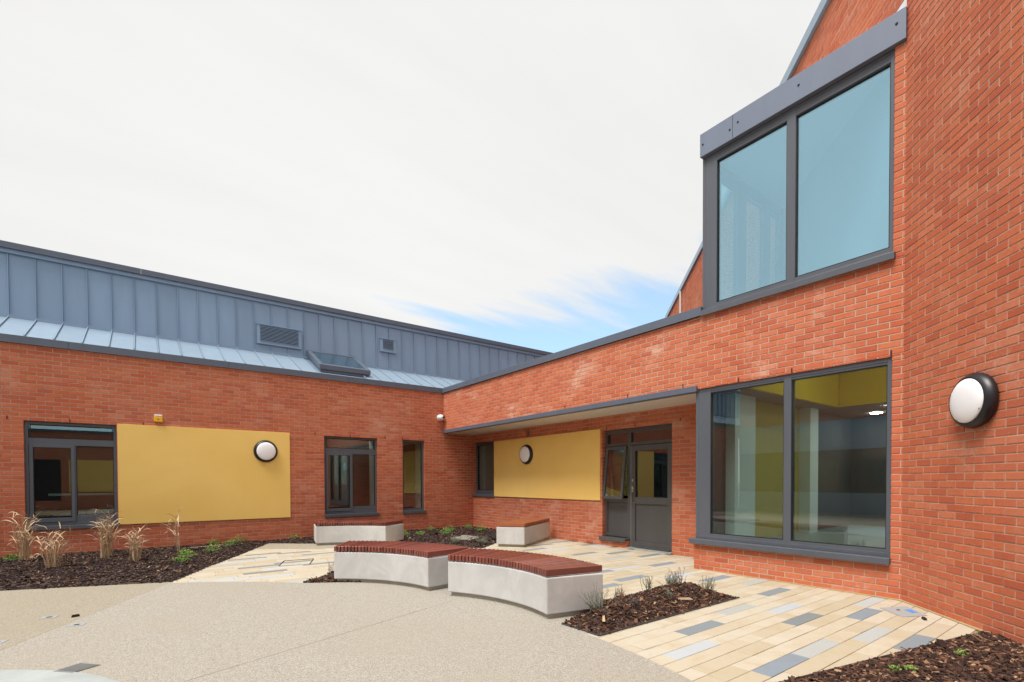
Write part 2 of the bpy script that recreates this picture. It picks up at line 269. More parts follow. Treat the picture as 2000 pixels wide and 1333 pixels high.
# ------------------------------------------------------------------ object helpers
LOC = {}
def tag(o, label=None, cat=None, group=None, kind=None):
    for k, v in (('label', label), ('category', cat), ('group', group), ('kind', kind)):
        if v: o[k] = v
    return o
def thing(name, loc, label, cat, group=None):
    o = bpy.data.objects.new(name, None); o.empty_display_size = 0.2; COL.objects.link(o); o.location = loc; LOC[o.name] = np.array(loc, float)
    return tag(o, label, cat, group)
class MB:
    def __init__(s): s.v = []; s.f = []; s.r = []
    def add(s, vs, fs, r=0.5):
        b = len(s.v); s.v.extend(vs); s.f.extend([tuple(i+b for i in f) for f in fs]); s.r.extend([r]*len(fs)); return s
    def box(s, a, b, r=0.5):
        x0, y0, z0 = (min(p, q) for p, q in zip(a, b)); x1, y1, z1 = (max(p, q) for p, q in zip(a, b))
        return s.add([(x0, y0, z0), (x1, y0, z0), (x1, y1, z0), (x0, y1, z0), (x0, y0, z1), (x1, y0, z1), (x1, y1, z1), (x0, y1, z1)],
                     [(0, 3, 2, 1), (4, 5, 6, 7), (0, 1, 5, 4), (1, 2, 6, 5), (2, 3, 7, 6), (3, 0, 4, 7)], r)
    def fbox(s, F, u0, u1, d0, d1, z0, z1, r=0.5):
        P = [F.p(u, d, z) for z in (z0, z1) for u, d in ((u0, d0), (u1, d0), (u1, d1), (u0, d1))]
        fs = [(0, 3, 2, 1), (4, 5, 6, 7), (0, 1, 5, 4), (1, 2, 6, 5), (2, 3, 7, 6), (3, 0, 4, 7)]
        if F.h < 0: fs = [f[::-1] for f in fs]
        return s.add(P, fs, r)
    def prism(s, pts, z0, z1, r=0.5):
        n = len(pts); a = sum(pts[i][0]*pts[(i+1) % n][1]-pts[(i+1) % n][0]*pts[i][1] for i in range(n))
        if a < 0: pts = pts[::-1]
        vs = [(x, y, z0) for x, y in pts]+[(x, y, z1) for x, y in pts]
        return s.add(vs, [tuple(range(n))[::-1], tuple(range(n, 2*n))]+[(i, (i+1) % n, n+(i+1) % n, n+i) for i in range(n)], r)
    def hexa(s, P, r=0.5):   # 8 points: bottom quad then top quad
        return s.add([tuple(p) for p in P], [(0, 3, 2, 1), (4, 5, 6, 7), (0, 1, 5, 4), (1, 2, 6, 5), (2, 3, 7, 6), (3, 0, 4, 7)], r)
    def lathe(s, F, u, z, prof, seg=40, r=0.5, closed=False):
        b = []; 
        for k in range(seg):
            a = 2*math.pi*k/seg
            for rr, d in prof: b.append(F.p(u+rr*math.cos(a), d, z+rr*math.sin(a)))
        n = len(prof); fs = []
        for k in range(seg):
            q = (k+1) % seg
            for i in range(n-1): fs.append((k*n+i, k*n+i+1, q*n+i+1, q*n+i))
        return s.add(b, fs, r)
    def tube(s, pts, rad, seg=6, r=0.5):
        pts = [Vector(p) for p in pts]; n = len(pts); b = []
        for i, p in enumerate(pts):
            t_ = (pts[min(i+1, n-1)]-pts[max(i-1, 0)]).normalized(); a_ = t_.orthogonal().normalized(); c_ = t_.cross(a_)
            rr = rad[i] if isinstance(rad, (list, tuple)) else rad
            for k in range(seg):
                g = 2*math.pi*k/seg; b.append(tuple(p+a_*rr*math.cos(g)+c_*rr*math.sin(g)))
        fs = [(i*seg+k, i*seg+(k+1) % seg, (i+1)*seg+(k+1) % seg, (i+1)*seg+k) for i in range(n-1) for k in range(seg)]
        fs += [tuple(range(seg))[::-1], tuple((n-1)*seg+k for k in range(seg))]
        return s.add(b, fs, r)
    def mesh(s, name, mat, off=(0, 0, 0), attr=False, smooth=False):
        me = bpy.data.meshes.new(name); o = np.array(off, float)
        me.from_pydata([tuple(v) for v in (np.array(s.v, float)-o)], [], s.f)
        if attr:
            a = me.attributes.new('rnd', 'FLOAT', 'FACE'); a.data.foreach_set('value', np.array(s.r, dtype=np.float32))
        me.materials.append(M[mat]); 
        if smooth: me.polygons.foreach_set('use_smooth', [True]*len(me.polygons))
        me.update(); return me
    def build(s, name, mat, parent=None, attr=False, smooth=False, bevel=0.0, loc=None):
        off = base(parent) if parent is not None else (np.array(loc, float) if loc is not None else np.zeros(3))
        me = s.mesh(name, mat, off, attr, smooth); ob = bpy.data.objects.new(name, me); COL.objects.link(ob)
        if parent is not None: ob.parent = parent
        elif loc is not None: ob.location = loc
        if bevel:
            bm = ob.modifiers.new('bevel', 'BEVEL'); bm.width = bevel; bm.segments = 2; bm.limit_method = 'ANGLE'
        return ob
def base(o):
    while o.parent is not None: o = o.parent
    return np.array(o.location, float)
class Fr:
    def __init__(s, o, u, n):
        s.o = o; s.u = u; s.n = n; s.h = u[0]*n[1]-u[1]*n[0]
    def p(s, u, d, z): return (s.o[0]+u*s.u[0]+d*s.n[0], s.o[1]+u*s.u[1]+d*s.n[1], z)
Q = math.sqrt(0.5)
XB, YA, XD = 6.78, 12.325, 7.77
FA = Fr((0, YA), (1, 0), (0, -1)); FB = Fr((XB, 0), (0, 1), (-1, 0)); FD = Fr((XD, 0), (0, 1), (-1, 0)); FC = Fr((XB, 1.80), (Q, Q), (-Q, Q))

# ------------------------------------------------------------------ brickwork
def brick_geo(F, u0, u1, z0, z1, jit, c=0.0035, depth=0.10):
    j = rng.normal(0, jit, 5) if jit else np.zeros(5); d = j[4]
    P = [F.p(u0, -depth, z0), F.p(u1, -depth, z0), F.p(u1, -depth, z1), F.p(u0, -depth, z1),
         F.p(u0, d-c, z0), F.p(u1, d-c, z0), F.p(u1, d-c, z1), F.p(u0, d-c, z1),
         F.p(u0+c, d+j[0]*.4, z0+c), F.p(u1-c, d+j[1]*.4, z0+c), F.p(u1-c, d+j[2]*.4, z1-c), F.p(u0+c, d+j[3]*.4, z1-c)]
    fs = [(8, 9, 10, 11)]+[(4+i, 4+(i+1) % 4, 8+(i+1) % 4, 8+i) for i in range(4)]+[(i, (i+1) % 4, 4+(i+1) % 4, 4+i) for i in range(4)]
    if F.h > 0: fs = [f[::-1] for f in fs]
    return P, fs
def brick_wall(parent, F, u0, u1, z0, z1, holes, mat, phase=0.0, visible=lambda u, z: True, skip=lambda u, z: False, back=0.22, name='wall', limit=300):
    us = sorted({u0, u1}|{min(max(h[i], u0), u1) for h in holes for i in (0, 1)}); zs = sorted({z0, z1}|{min(max(h[i], z0), z1) for h in holes for i in (2, 3)})
    solid = lambda a, b: u0 < a < u1 and z0 < b < z1 and not any(h[0] < a < h[1] and h[2] < b < h[3] for h in holes)
    g = MB(); rc = 0.005
    nu, nz_ = len(us)-1, len(zs)-1
    cell = [[solid((us[i]+us[i+1])/2, (zs[k]+zs[k+1])/2) for k in range(nz_)] for i in range(nu)]
    ok = lambda i, k: 0 <= i < nu and 0 <= k < nz_ and cell[i][k]
    for i in range(nu):
        for k in range(nz_):
            if not cell[i][k]: continue
            a = us[i]+(0 if ok(i-1, k) else rc); b = us[i+1]-(0 if ok(i+1, k) else rc); c_ = zs[k]+(0 if ok(i, k-1) else rc); d_ = zs[k+1]-(0 if ok(i, k+1) else rc)
            g.fbox(F, a, b, -back, -rc, c_, d_)
    wall = g.build(name, 'mortar', parent)
    pieces = []; ncourse = int(math.ceil((z1-z0)/0.075))
    for k in range(ncourse):
        ca, cb = z0+k*0.075, min(z0+(k+1)*0.075, z1)
        cuts = sorted({ca, cb}|{h[i] for h in holes for i in (2, 3) if ca+0.012 < h[i] < cb-0.012})
        for a, b in zip(cuts[:-1], cuts[1:]):
            zm = (a+b)/2; segs = [(u0, u1)]
            for h in holes:
                if h[2] < zm < h[3]:
                    ns = []
                    for p, q in segs:
                        if h[1] <= p or h[0] >= q: ns.append((p, q))
                        else:
                            if h[0] > p: ns.append((p, h[0]))
                            if h[1] < q: ns.append((h[1], q))
                    segs = ns
            for p, q in segs:
                st = phase+(0.1125 if k % 2 else 0.0); m0 = math.floor((p-st)/0.225)
                x = st+m0*0.225
                while x < q:
                    s0, s1 = max(x, p), min(x+0.225, q)
                    if q-s1 < 0.05: s1 = q
                    if x < p and x+0.225-p < 0.05: x += 0.225; s0, s1 = p, min(x+0.225, q)
                    if q-s0 < 0.05 and q-p > 0.06: break
                    if s1-s0 > 0.004 and not skip((s0+s1)/2, zm):
                        e0 = s0+(0.005 if s0 > p+1e-6 else 0.0); e1 = s1-(0.005 if s1 < q-1e-6 else 0.0)
                        t_ = b-(0.010 if b-a > 0.03 else 0.002)
                        full = abs((e1-e0)-0.215) < 1e-3 and abs((t_-a)-0.065) < 1e-3
                        pieces.append((e0, e1, a, t_, full))
                    x += 0.225
    scored = []
    for i, (a, b, c_, d_, full) in enumerate(pieces):
        um, zm = (a+b)/2, (c_+d_)/2
        if not full or not visible(um, zm): continue
        p0 = project(F.p(a, 0, c_)); p1 = project(F.p(b, 0, d_))
        if min(p0[2], p1[2]) < 0.3 or not (0 < p0[0] < 2000 and 0 < p1[0] < 2000 and 0 < p0[1] < 1333 and 0 < p1[1] < 1333): continue
        p2 = project(F.p(a, 0, d_)); area = abs(p1[0]-p0[0])*abs(p2[1]-p0[1]); scored.append((area, i))
    scored.sort(reverse=True); chosen = {i for _, i in scored[:limit]}
    F0 = Fr((0, 0), F.u, F.n); protos = []
    for v in range(4):
        mb = MB(); P, fs = brick_geo(F0, -0.1075, 0.1075, -0.0325, 0.0325, 0.0007); mb.add(P, fs); protos.append(mb.mesh('brick', mat))
    B0 = base(parent); g = MB()
    for i, (a, b, c_, d_, full) in enumerate(pieces):
        if i in chosen:
            o = bpy.data.objects.new('brick', protos[random.randrange(4)]); COL.objects.link(o); o.parent = wall
            p = F.p((a+b)/2+random.uniform(-.0012, .0012), random.gauss(0, 0.0007), (c_+d_)/2+random.uniform(-.001, .001)); o.location = (p[0]-B0[0], p[1]-B0[1], p[2]-B0[2])
            o.rotation_euler = (0, 0, random.gauss(0, 0.003))
        else:
            P, fs = brick_geo(F, a+random.uniform(-.001, .001), b+random.uniform(-.001, .001), c_, d_, 0.0008); g.add(P, fs, random.random())
    if g.v: tag(g.build('brick_courses', mat+'_joined', wall, attr=True), kind='stuff')
    return wall

def coping(parent, F, u0, u1, z0, z1, proud, depth, name='coping', mat='coping', joints=2.6):
    m = MB(); u = u0
    while u < u1-0.01:
        e = min(u+joints, u1); m.fbox(F, u+0.0015, e-0.0015, -depth, proud, z0, z1); m.fbox(F, u+0.0015, e-0.0015, proud, proud+0.006, z0-0.008, z0+0.004); u = e
    return m.build(name, mat, parent, bevel=0.004)

# windows: member lists in wall coordinates
def window(parent, F, u0, u1, z0, z1, panes, setback, sill=None, bars=(), fw=0.05, gl='glass', fmat='frame', sashes=(), name='window', depth=0.07):
    """outer frame, rails/bars, panes (u0,u1,z0,z1), sashes drawn as a second proud ring"""
    m = MB(); d0, d1 = -setback-depth, -setback
    m.fbox(F, u0, u0+fw, d0, d1, z0, z1); m.fbox(F, u1-fw, u1, d0, d1, z0, z1)
    m.fbox(F, u0+fw, u1-fw, d0, d1, z0, z0+fw); m.fbox(F, u0+fw, u1-fw, d0, d1, z1-fw, z1)
    for i, (a, b, c, d) in enumerate(bars): m.fbox(F, a, b, d0+0.004+0.001*i, d1-0.002-0.0015*i, c, d)
    w = m.build(name, fmat, parent, bevel=0.003)
    for a, b, c, d, t_ in sashes:
        s = MB(); e0, e1 = d1-0.02, d1+0.012
        s.fbox(F, a, a+t_, e0, e1, c, d); s.fbox(F, b-t_, b, e0, e1, c, d); s.fbox(F, a+t_, b-t_, e0, e1, c, c+t_*1.5); s.fbox(F, a+t_, b-t_, e0, e1, d-t_, d)
        s.build('sash', fmat, w, bevel=0.003)
    gk = MB()
    for a, b, c, d in panes:
        p = MB(); p.fbox(F, a-0.01, b+0.01, d1-0.045, d1-0.037, c-0.01, d+0.01); p.build('pane', gl, w)
        for q in ((a, a+0.009, c, d), (b-0.009, b, c, d), (a, b, c, c+0.009), (a, b, d-0.009, d)): gk.fbox(F, q[0], q[1], d1-0.036, d1-0.012, q[2], q[3])
    gk.build('gasket', 'gasket', w)
    if sill:
        a, b, c, d, pr = sill; s = MB(); s.fbox(F, a, b, d1-0.02, pr, c, d); s.fbox(F, a, b, pr-0.004, pr+0.003, c-0.02, d-0.004); s.build('sill', fmat, w, bevel=0.003)
    return w
def weeps(parent, F, us, z):
    m = MB(); 
    for u in us: m.fbox(F, u-0.007, u+0.007, -0.03, 0.004, z, z+0.065)
    m.build('weep_vent', 'gasket', parent)
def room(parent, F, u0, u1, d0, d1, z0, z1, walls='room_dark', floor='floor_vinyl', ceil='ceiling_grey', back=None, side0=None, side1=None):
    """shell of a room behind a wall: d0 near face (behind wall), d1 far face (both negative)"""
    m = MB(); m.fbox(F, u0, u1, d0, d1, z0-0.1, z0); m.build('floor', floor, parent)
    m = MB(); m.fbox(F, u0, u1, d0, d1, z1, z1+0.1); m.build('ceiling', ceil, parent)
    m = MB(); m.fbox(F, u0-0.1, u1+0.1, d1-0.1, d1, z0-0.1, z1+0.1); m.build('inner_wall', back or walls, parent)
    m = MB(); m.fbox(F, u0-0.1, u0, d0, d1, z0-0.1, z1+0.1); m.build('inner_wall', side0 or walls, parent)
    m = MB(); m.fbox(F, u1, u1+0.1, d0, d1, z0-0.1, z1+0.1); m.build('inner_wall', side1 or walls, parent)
def jambs(parent, F, u0, u1, z0, z1, d0, d1):
    m = MB(); m.fbox(F, u0-0.02, u0+0.01, d0, d1, z0, z1); m.fbox(F, u1-0.01, u1+0.02, d0, d1, z0, z1); m.fbox(F, u0-0.02, u1+0.02, d0, d1, z1-0.01, z1+0.03); m.fbox(F, u0-0.02, u1+0.02, d0, d1, z0-0.03, z0+0.01)
    m.build('reveal_lining', 'plaster', parent)

# ================================================================== GROUND
def sheet(name, pts, z, mat, thick=0.0, kind='structure', **kw):
    m = MB(); m.prism(list(pts), z-max(thick, 0.002), z); o = m.build(name, mat, None, **kw); return tag(o, kind=kind)
sheet('ground', [(-300, -300), (300, -300), (300, 300), (-300, 300)], -0.12, 'tarmac')
GC, GR = (-2.283, 3.274), 5.397
l1 = np.array([0.27, 8.05]); l1d = np.array([0.448, 0.894])
sheet('paving_bed', [(-8.8, 12.2), (-8.8, -7.9), (8.2, -7.9), (8.2, 12.2)], -0.008, 'joint_sand', 0.1)
# resin-bound gravel: circular court cut by a straight bay joint
def arc(c, r, a0, a1, n): return [(c[0]+r*math.cos(a0+(a1-a0)*i/n), c[1]+r*math.sin(a0+(a1-a0)*i/n)) for i in range(n+1)]
ang = lambda p: math.atan2(p[1]-GC[1], p[0]-GC[0])
a_hi = ang((0.27, 8.05)); pts = arc(GC, GR, -1.2, a_hi, 90)
low = l1-l1d*9.0
nrm = np.array([l1d[1], -l1d[0]])*0.004
sheet('gravel_surface', pts+[tuple(low+nrm), (low[0]+2, -7.9), (2, -7.9)], 0.004, 'gravel', 0.05)
e0 = l1-nrm; e1 = l1+l1d*4.28-nrm
sheet('gravel_bay', [tuple(e0), tuple(low-nrm), (-8.8, -1), (-8.8, 11.6), (-1.46, 8.75), (0.27, 8.09)], 0.0035, 'gravel_bay', 0.05)
sheet('gravel_strip', [(1.80, 11.10), (2.18, 11.90), (3.05, 11.25), (4.25, 10.2), (3.9, 9.9), (2.78, 10.36)], 0.0035, 'gravel_bay', 0.05)
# bench apron on the gravel edge
sheet('gravel_apron', [(3.05, 3.0), (3.14, 3.10), (3.55, 3.46), (3.86, 3.58), (3.8, 3.95), (3.35, 5.4), (3.0, 5.8), (2.65, 6.3), (2.1, 6.72), (1.62, 6.96), (1.4, 6.5), (2.5, 4.5)], 0.0046, 'gravel', 0.05)
disc = MB(); disc.prism(arc((-1.781, 3.484), 1.79, 0, 2*math.pi*79/80, 79), -0.05, 0.010); tag(disc.build('concrete_circle', 'concrete_disc'), kind='structure')
# planking pavers
pav = MB(); pav.prism([(0.3, 7.0), (8.0, 7.0), (8.0, 8.0), (0.3, 8.0)], -0.07, -0.05); PAV = tag(pav.build('plank_paving', 'joint_sand'), kind='structure')
DARK = [(6.12, 2.88), (5.14, 2.14), (5.83, 1.84), (5.11, 1.26), (3.74, 1.7), (4.09, 2.58), (5.41, 4.51), (4.68, 4.32), (6.32, 3.81), (6.73, 4.88), (5.38, 5.1), (6.56, 6.6), (7.17, 6.21), (7.35, 5.59), (7.45, 8.09), (7.65, 7.48), (6.76, 7.96), (6.18, 7.52), (1.45, 9.74), (1.78, 10.26), (2.29, 10.03), (1.46, 8.8), (1.48, 8.13), (2.01, 8.82), (2.63, 9.59), (2.36, 8.41)]
LIGHT = [(5.43, 2.43), (6.45, 2.01), (5.11, 1.55), (4.35, 1.71), (3.51, 2.29), (4.98, 2.72), (5.95, 5.01), (6.53, 3.38), (6.08, 4.23), (6.63, 5.84), (6.52, 7.25), (7.63, 7.17), (1.22, 9.43), (0.5, 8.04), (0.85, 7.72), (0.99, 9.1), (1.59, 8.46), (2.1, 9.41), (1.61, 7.64), (1.82, 7.19)]
RP, R0, PL = 0.1465, 1.19, 0.60
row = lambda y: math.floor((y-R0)/RP)
greys = {}
for lst, k in ((DARK, 'paver_dark'), (LIGHT, 'paver_light')):
    for x, y in lst: greys.setdefault(row(y), []).append((x, k))
def in_gravel(x, y): return math.hypot(x-GC[0], y-GC[1]) < GR-0.02 and (y-l1[1])*l1d[0]-(x-l1[0])*l1d[1] < 0
BED2 = [(3.11, 3.45), (3.16, 2.97), (5.46, 2.97), (5.46, 3.72), (3.95, 3.78), (3.6, 3.66), (3.5, 3.52)]
def paver_ok(x0, x1, y):
    c = 0
    for x in np.linspace(x0+0.03, x1-0.03, 5):
        if in_gravel(x, y): continue
        if (y-8.05)*l1d[0]-(x-0.27)*l1d[1] > 0.25 : continue        # beyond the bay line
        if x-y > 5.05 and y < 1.9: continue                          # under the angled wall
        if x > 6.85 and y < 4.35: continue
        if y < 1.45-(x-3.44)*0.216-0.15: continue                    # lower right bed
        if 3.3 < x < 5.3 and 3.15 < y < 3.6: continue                # bed by the bench
        if x > 4.4 and y > 9.0 and y > 8.2+(6.4-x)*0.8 and x < 7.4: continue
        if y > 11.3 and x < 4: continue
        c += 1
    return c > 0 and x1 < 8.15
plist = []
for r_ in range(-1, row(11.2)+1):
    y = R0+r_*RP; g_ = greys.get(r_, [])
    off = (g_[0][0]-PL/2) % PL if g_ else random.uniform(0, PL)
    x = off-PL
    while x < 8.0:
        ln = [PL]
        if not any(x < gx < x+PL for gx, _ in g_) and random.random() < 0.40: ln = random.choice(([PL/2, PL/2], [PL*2/3, PL/3], [PL/3, PL*2/3]))
        q = x
        for l_ in ln:
            kind = 'paver_cream'
            for gx, k in g_:
                if q < gx < q+l_: kind = k
            if paver_ok(q, q+l_, y+RP/2): plist.append((q, q+l_, y, kind))
            q += l_
        x += PL
def pscore(p):
    X, Y, d = project(((p[0]+p[1])/2, p[2]+RP/2, 0)); return 1/d if (-40 < X < 2040 and d > 0.3) else 0
plist.sort(key=pscore, reverse=True); protos = {}; rest = MB()
for i, (a, b, y, k) in enumerate(plist):
    if i < 300 or k != 'paver_cream':
        key = (k, round(b-a, 2))
        if key not in protos:
            h = (b-a)/2-0.0025; w_ = RP/2-0.0025; c = 0.003
            vs_ = [(sx*h, sy*w_, -0.04) for sx, sy in ((-1, -1), (1, -1), (1, 1), (-1, 1))]+[(sx*h, sy*w_, -c) for sx, sy in ((-1, -1), (1, -1), (1, 1), (-1, 1))]+[(sx*(h-c), sy*(w_-c), 0) for sx, sy in ((-1, -1), (1, -1), (1, 1), (-1, 1))]
            fs_ = [(8, 9, 10, 11)]+[(4+j, 4+(j+1) % 4, 8+(j+1) % 4, 8+j) for j in range(4)]+[(j, (j+1) % 4, 4+(j+1) % 4, 4+j) for j in range(4)]
            protos[key] = MB().add(vs_, fs_).mesh('paver', k)
        o = bpy.data.objects.new('paver', protos[key]); COL.objects.link(o); o.parent = PAV
        o.location = ((a+b)/2, y+RP/2, random.gauss(0, 0.0007)); o.rotation_euler = (random.gauss(0, 0.0022), random.gauss(0, 0.0012), random.gauss(0, 0.0008))
    else: rest.box((a+0.0025, y+0.0025, -0.04), (b-0.0025, y+RP-0.0025, 0.0), random.random())
if rest.v: tag(rest.build('paver_rows', 'paver_cream_joined', PAV, attr=True), kind='stuff')
# sandy fillet at the foot of the walls
m = MB(); m.prism([(XB-0.03, 1.82), (XB-0.08, 1.75), (XB-1.05, 0.79), (XB-0.98, 0.74), (XB+0.02, 1.76), (XB+0.02, 4.3), (XB-0.012, 4.3)], 0.0, 0.012)
tag(m.build('sand_fillet', 'sand'), kind='structure')
# joint strip across the gravel
m = MB(); p0, p1 = np.array([0.2, 3.98]), np.array([2.75, 4.84]); dv = (p1-p0)/np.linalg.norm(p1-p0); nv = np.array([-dv[1], dv[0]])*0.0012
m.prism([tuple(p0+nv), tuple(p1+nv), tuple(p1-nv), tuple(p0-nv)], 0.003, 0.0055); tag(m.build('movement_joint', 'joint_sand'), kind='structure')

# ================================================================== LEFT WING
LW = thing('brick_wing', (0, 13.2, 0), 'long single storey brick wing with grey metal clerestory along the left', 'building')
A1 = (-1.722, -0.422, 0.51, 2.47); A2 = (3.512, 4.852, 0.505, 2.478); A3 = (5.55, 6.19, 0.52, 2.48)
hA = [A1, A2, A3, (-5.6, -3.6, 0.51, 2.47)]
def visA(u, z): return -2.2 < u < 7.7 and not (3.0 < u < 4.7 and z < 0.6) and not (-0.4 < u < 2.72 and 0.54 < z < 2.48) and not (u > 6.78 and z > 2.72)
brick_wall(LW, FA, -8.9, 7.77, 0.0, 3.85, hA, 'brick_a', 0.03, visA)
coping(LW, FA, -8.9, XB+0.02, 3.845, 3.975, 0.035, 0.30)
m = MB(); m.fbox(FA, -0.41, 2.728, -0.004, 0.022, 0.532, 2.50); m.build('render_panel', 'yellow_render', LW, bevel=0.003)
def big_window(u0, u1, z0, z1):
    w = u1-u0; um = u0+0.52*w
    return window(LW, FA, u0, u1, z0+0.06, z1, [(u0+0.065, u1-0.065, z1-0.285, z1-0.055), (u0+0.105, um-0.055, z0+0.235, z1-0.46), (um+0.02, u1-0.055, z0+0.235, z1-0.44)], 0.06,
                  sill=(u0-0.01, u1+0.03, z0, z0+0.055, 0.035), bars=[(u0+0.05, u1-0.05, z1-0.42, z1-0.30), (um-0.02, um+0.02, z0+0.11, z1-0.42), (um+0.02, u1-0.05, z0+0.11, z0+0.225)], sashes=[(u0+0.055, um, z0+0.115, z1-0.415, 0.052)])
big_window(*A1); big_window(*A2); big_window(-5.6, -3.6, 0.51, 2.47)
window(LW, FA, A3[0], A3[1], A3[2]+0.055, A3[3], [(A3[0]+0.05, A3[1]-0.05, A3[2]+0.105, A3[3]-0.05)], 0.06, sill=(A3[0]-0.01, A3[1]+0.04, A3[2]-0.01, A3[2]+0.05, 0.035))
for a in (A1, A2, A3): jambs(LW, FA, a[0], a[1], a[2]+0.05, a[3], -0.135, -0.56)
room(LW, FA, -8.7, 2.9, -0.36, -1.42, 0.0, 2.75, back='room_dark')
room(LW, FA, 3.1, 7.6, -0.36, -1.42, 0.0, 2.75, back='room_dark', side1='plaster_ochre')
m = MB(); m.fbox(FA, 5.2, 5.3, -0.36, -1.4, 0, 2.75); m.build('inner_wall', 'plaster_ochre', LW)
m = MB(); m.fbox(FA, -1.5, -0.3, -0.75, -0.95, 1.10, 1.14); m.build('desk', 'plaster', LW)
m = MB(); m.prism(arc((4.55, YA+0.9), 0.06, 0, 6.2, 15), 2.73, 2.745); m.build('downlight_or_fill', 'downlight_or_fill', LW)
weeps(LW, FA, (-1.93, -1.10, 0.0, 3.3, 4.15, 5.06, 5.55, 6.42), 2.48)
# lower zinc roof and clerestory
YZ, ZT, PW = 13.80, 4.63, 0.3955
m = MB(); m.box((-15, 12.36, 3.70), (13.2, 13.9, 3.94)); m.box((-15, 13.83, 3.9), (13.2, 16.5, 5.95)); m.build('roof_deck', 'roof_felt', LW)
sl = (ZT-3.99)/(YZ-12.46); du = 1.0/math.hypot(1, sl)
roof = MB(); roof.add([(-8.9, 12.46, 3.985), (13.1, 12.46, 3.985), (13.1, YZ, ZT-0.005), (-8.9, YZ, ZT-0.005), (-8.9, YZ, 3.95), (13.1, YZ, 3.95), (-8.9, 12.46, 3.95), (13.1, 12.46, 3.95)], [(0, 1, 2, 3), (3, 2, 5, 4), (0, 6, 7, 1)]); ROOF = roof.build('lean_to_roof', 'zinc_seam', LW)
def slope_pan():
    g = MB(); w = PW/2; yo, zo, yt, zt = 12.44, 3.99, YZ, ZT
    g.hexa([(-w+0.012, yo, zo), (w-0.012, yo, zo), (w-0.012, yt, zt), (-w+0.012, yt, zt), (-w+0.012, yo, zo+0.008), (w-0.012, yo, zo+0.008), (w-0.012, yt, zt+0.008), (-w+0.012, yt, zt+0.008)])
    g.hexa([(-w-0.008, yo, zo), (-w+0.008, yo, zo), (-w+0.008, yt, zt), (-w-0.008, yt, zt), (-w-0.008, yo, zo+0.04), (-w+0.008, yo, zo+0.04), (-w+0.008, yt, zt+0.04), (-w-0.008, yt, zt+0.04)])
    return g.mesh('roof_panel', 'zinc_roof', (0, 13.2, 0))
def wall_pan(z0, z1):
    g = MB(); w = PW/2
    g.box((-w+0.010, YZ, z0), (w-0.010, YZ+0.03, z1)); g.box((-w-0.008, YZ-0.030, z0), (-w+0.008, YZ+0.03, z1)); return g.mesh('cladding_panel', 'zinc_wall', (0, 13.2, 0))
CL = MB(); CL.box((-15, YZ+0.03, ZT), (13.1, YZ+0.06, 5.92)); CLAD = CL.build('clerestory_cladding', 'zinc_seam', LW)
sp_me, wp_me = slope_pan(), wall_pan(ZT+0.035, 5.90)
for k in range(-43, 29):
    x = 1.85+PW/2+k*PW
    if x < -14.8 or x > 12.9: continue
    o = bpy.data.objects.new('cladding_panel', wp_me); COL.objects.link(o); o.parent = CLAD; o.location = (x, 0, 0)
    if 3.45 < x+0.0 < 4.75: continue
    o = bpy.data.objects.new('roof_panel', sp_me); COL.objects.link(o); o.parent = ROOF; o.location = (x, 0, 0)
m = MB(); m.box((-8.9, YZ-0.045, ZT-0.01), (13.1, YZ-0.033, ZT+0.055)); m.box((-8.9, YZ-0.034, ZT+0.045), (13.1, YZ+0.01, ZT+0.055)); m.build('apron_flashing', 'zinc_wall', LW)
m = MB(); m.box((-15, YZ-0.05, 5.885), (13.1, YZ+0.06, 5.975)); m.build('head_flashing', 'zinc_wall', LW)
coping(LW, Fr((0, YZ), (1, 0), (0, -1)), -15, 13.1, 5.975, 6.09, 0.09, 0.3, name='roof_edge', mat='coping', joints=3.0)
def louvre(x0, x1, z0, z1, n, label):
    FZ = Fr((0, YZ), (1, 0), (0, -1)); f = MB(); b = 0.075 if x1-x0 > 0.6 else 0.09
    f.fbox(FZ, x0, x0+b, 0.0, 0.055, z0, z1); f.fbox(FZ, x1-b, x1, 0.0, 0.055, z0, z1); f.fbox(FZ, x0+b, x1-b, 0.0, 0.055, z0, z0+b); f.fbox(FZ, x0-0.01, x1+0.01, 0, 0.075, z1-0.02, z1); f.fbox(FZ, x0+b, x1-b, 0.0, 0.05, z1-0.045, z1-0.021)
    lv = f.build('louvre_vent', 'zinc_wall', LW, bevel=0.003); lv['label'] = label
    d = MB(); d.fbox(FZ, x0+b, x1-b, 0.031, 0.034, z0+b, z1-0.045); d.build('vent_backing', 'opening_dark', lv)
    h = (z1-0.045-z0-b)/n
    for i in range(n):
        za = z0+b+i*h; s = MB(); s.hexa([FZ.p(x0+b, 0.036, za+h*0.62), FZ.p(x1-b, 0.036, za+h*0.62), FZ.p(x1-b, 0.070, za), FZ.p(x0+b, 0.070, za), FZ.p(x0+b, 0.036, za+h*0.72), FZ.p(x1-b, 0.036, za+h*0.72), FZ.p(x1-b, 0.070, za+h*0.34), FZ.p(x0+b, 0.070, za+h*0.34)])
        s.build('louvre_blade', 'zinc_wall', lv)
louvre(2.31, 3.36, 4.84, 5.34, 11, 'wide rectangular louvre vent in the clerestory'); louvre(5.52, 6.01, 5.135, 5.525, 9, 'small square louvre vent in the clerestory')
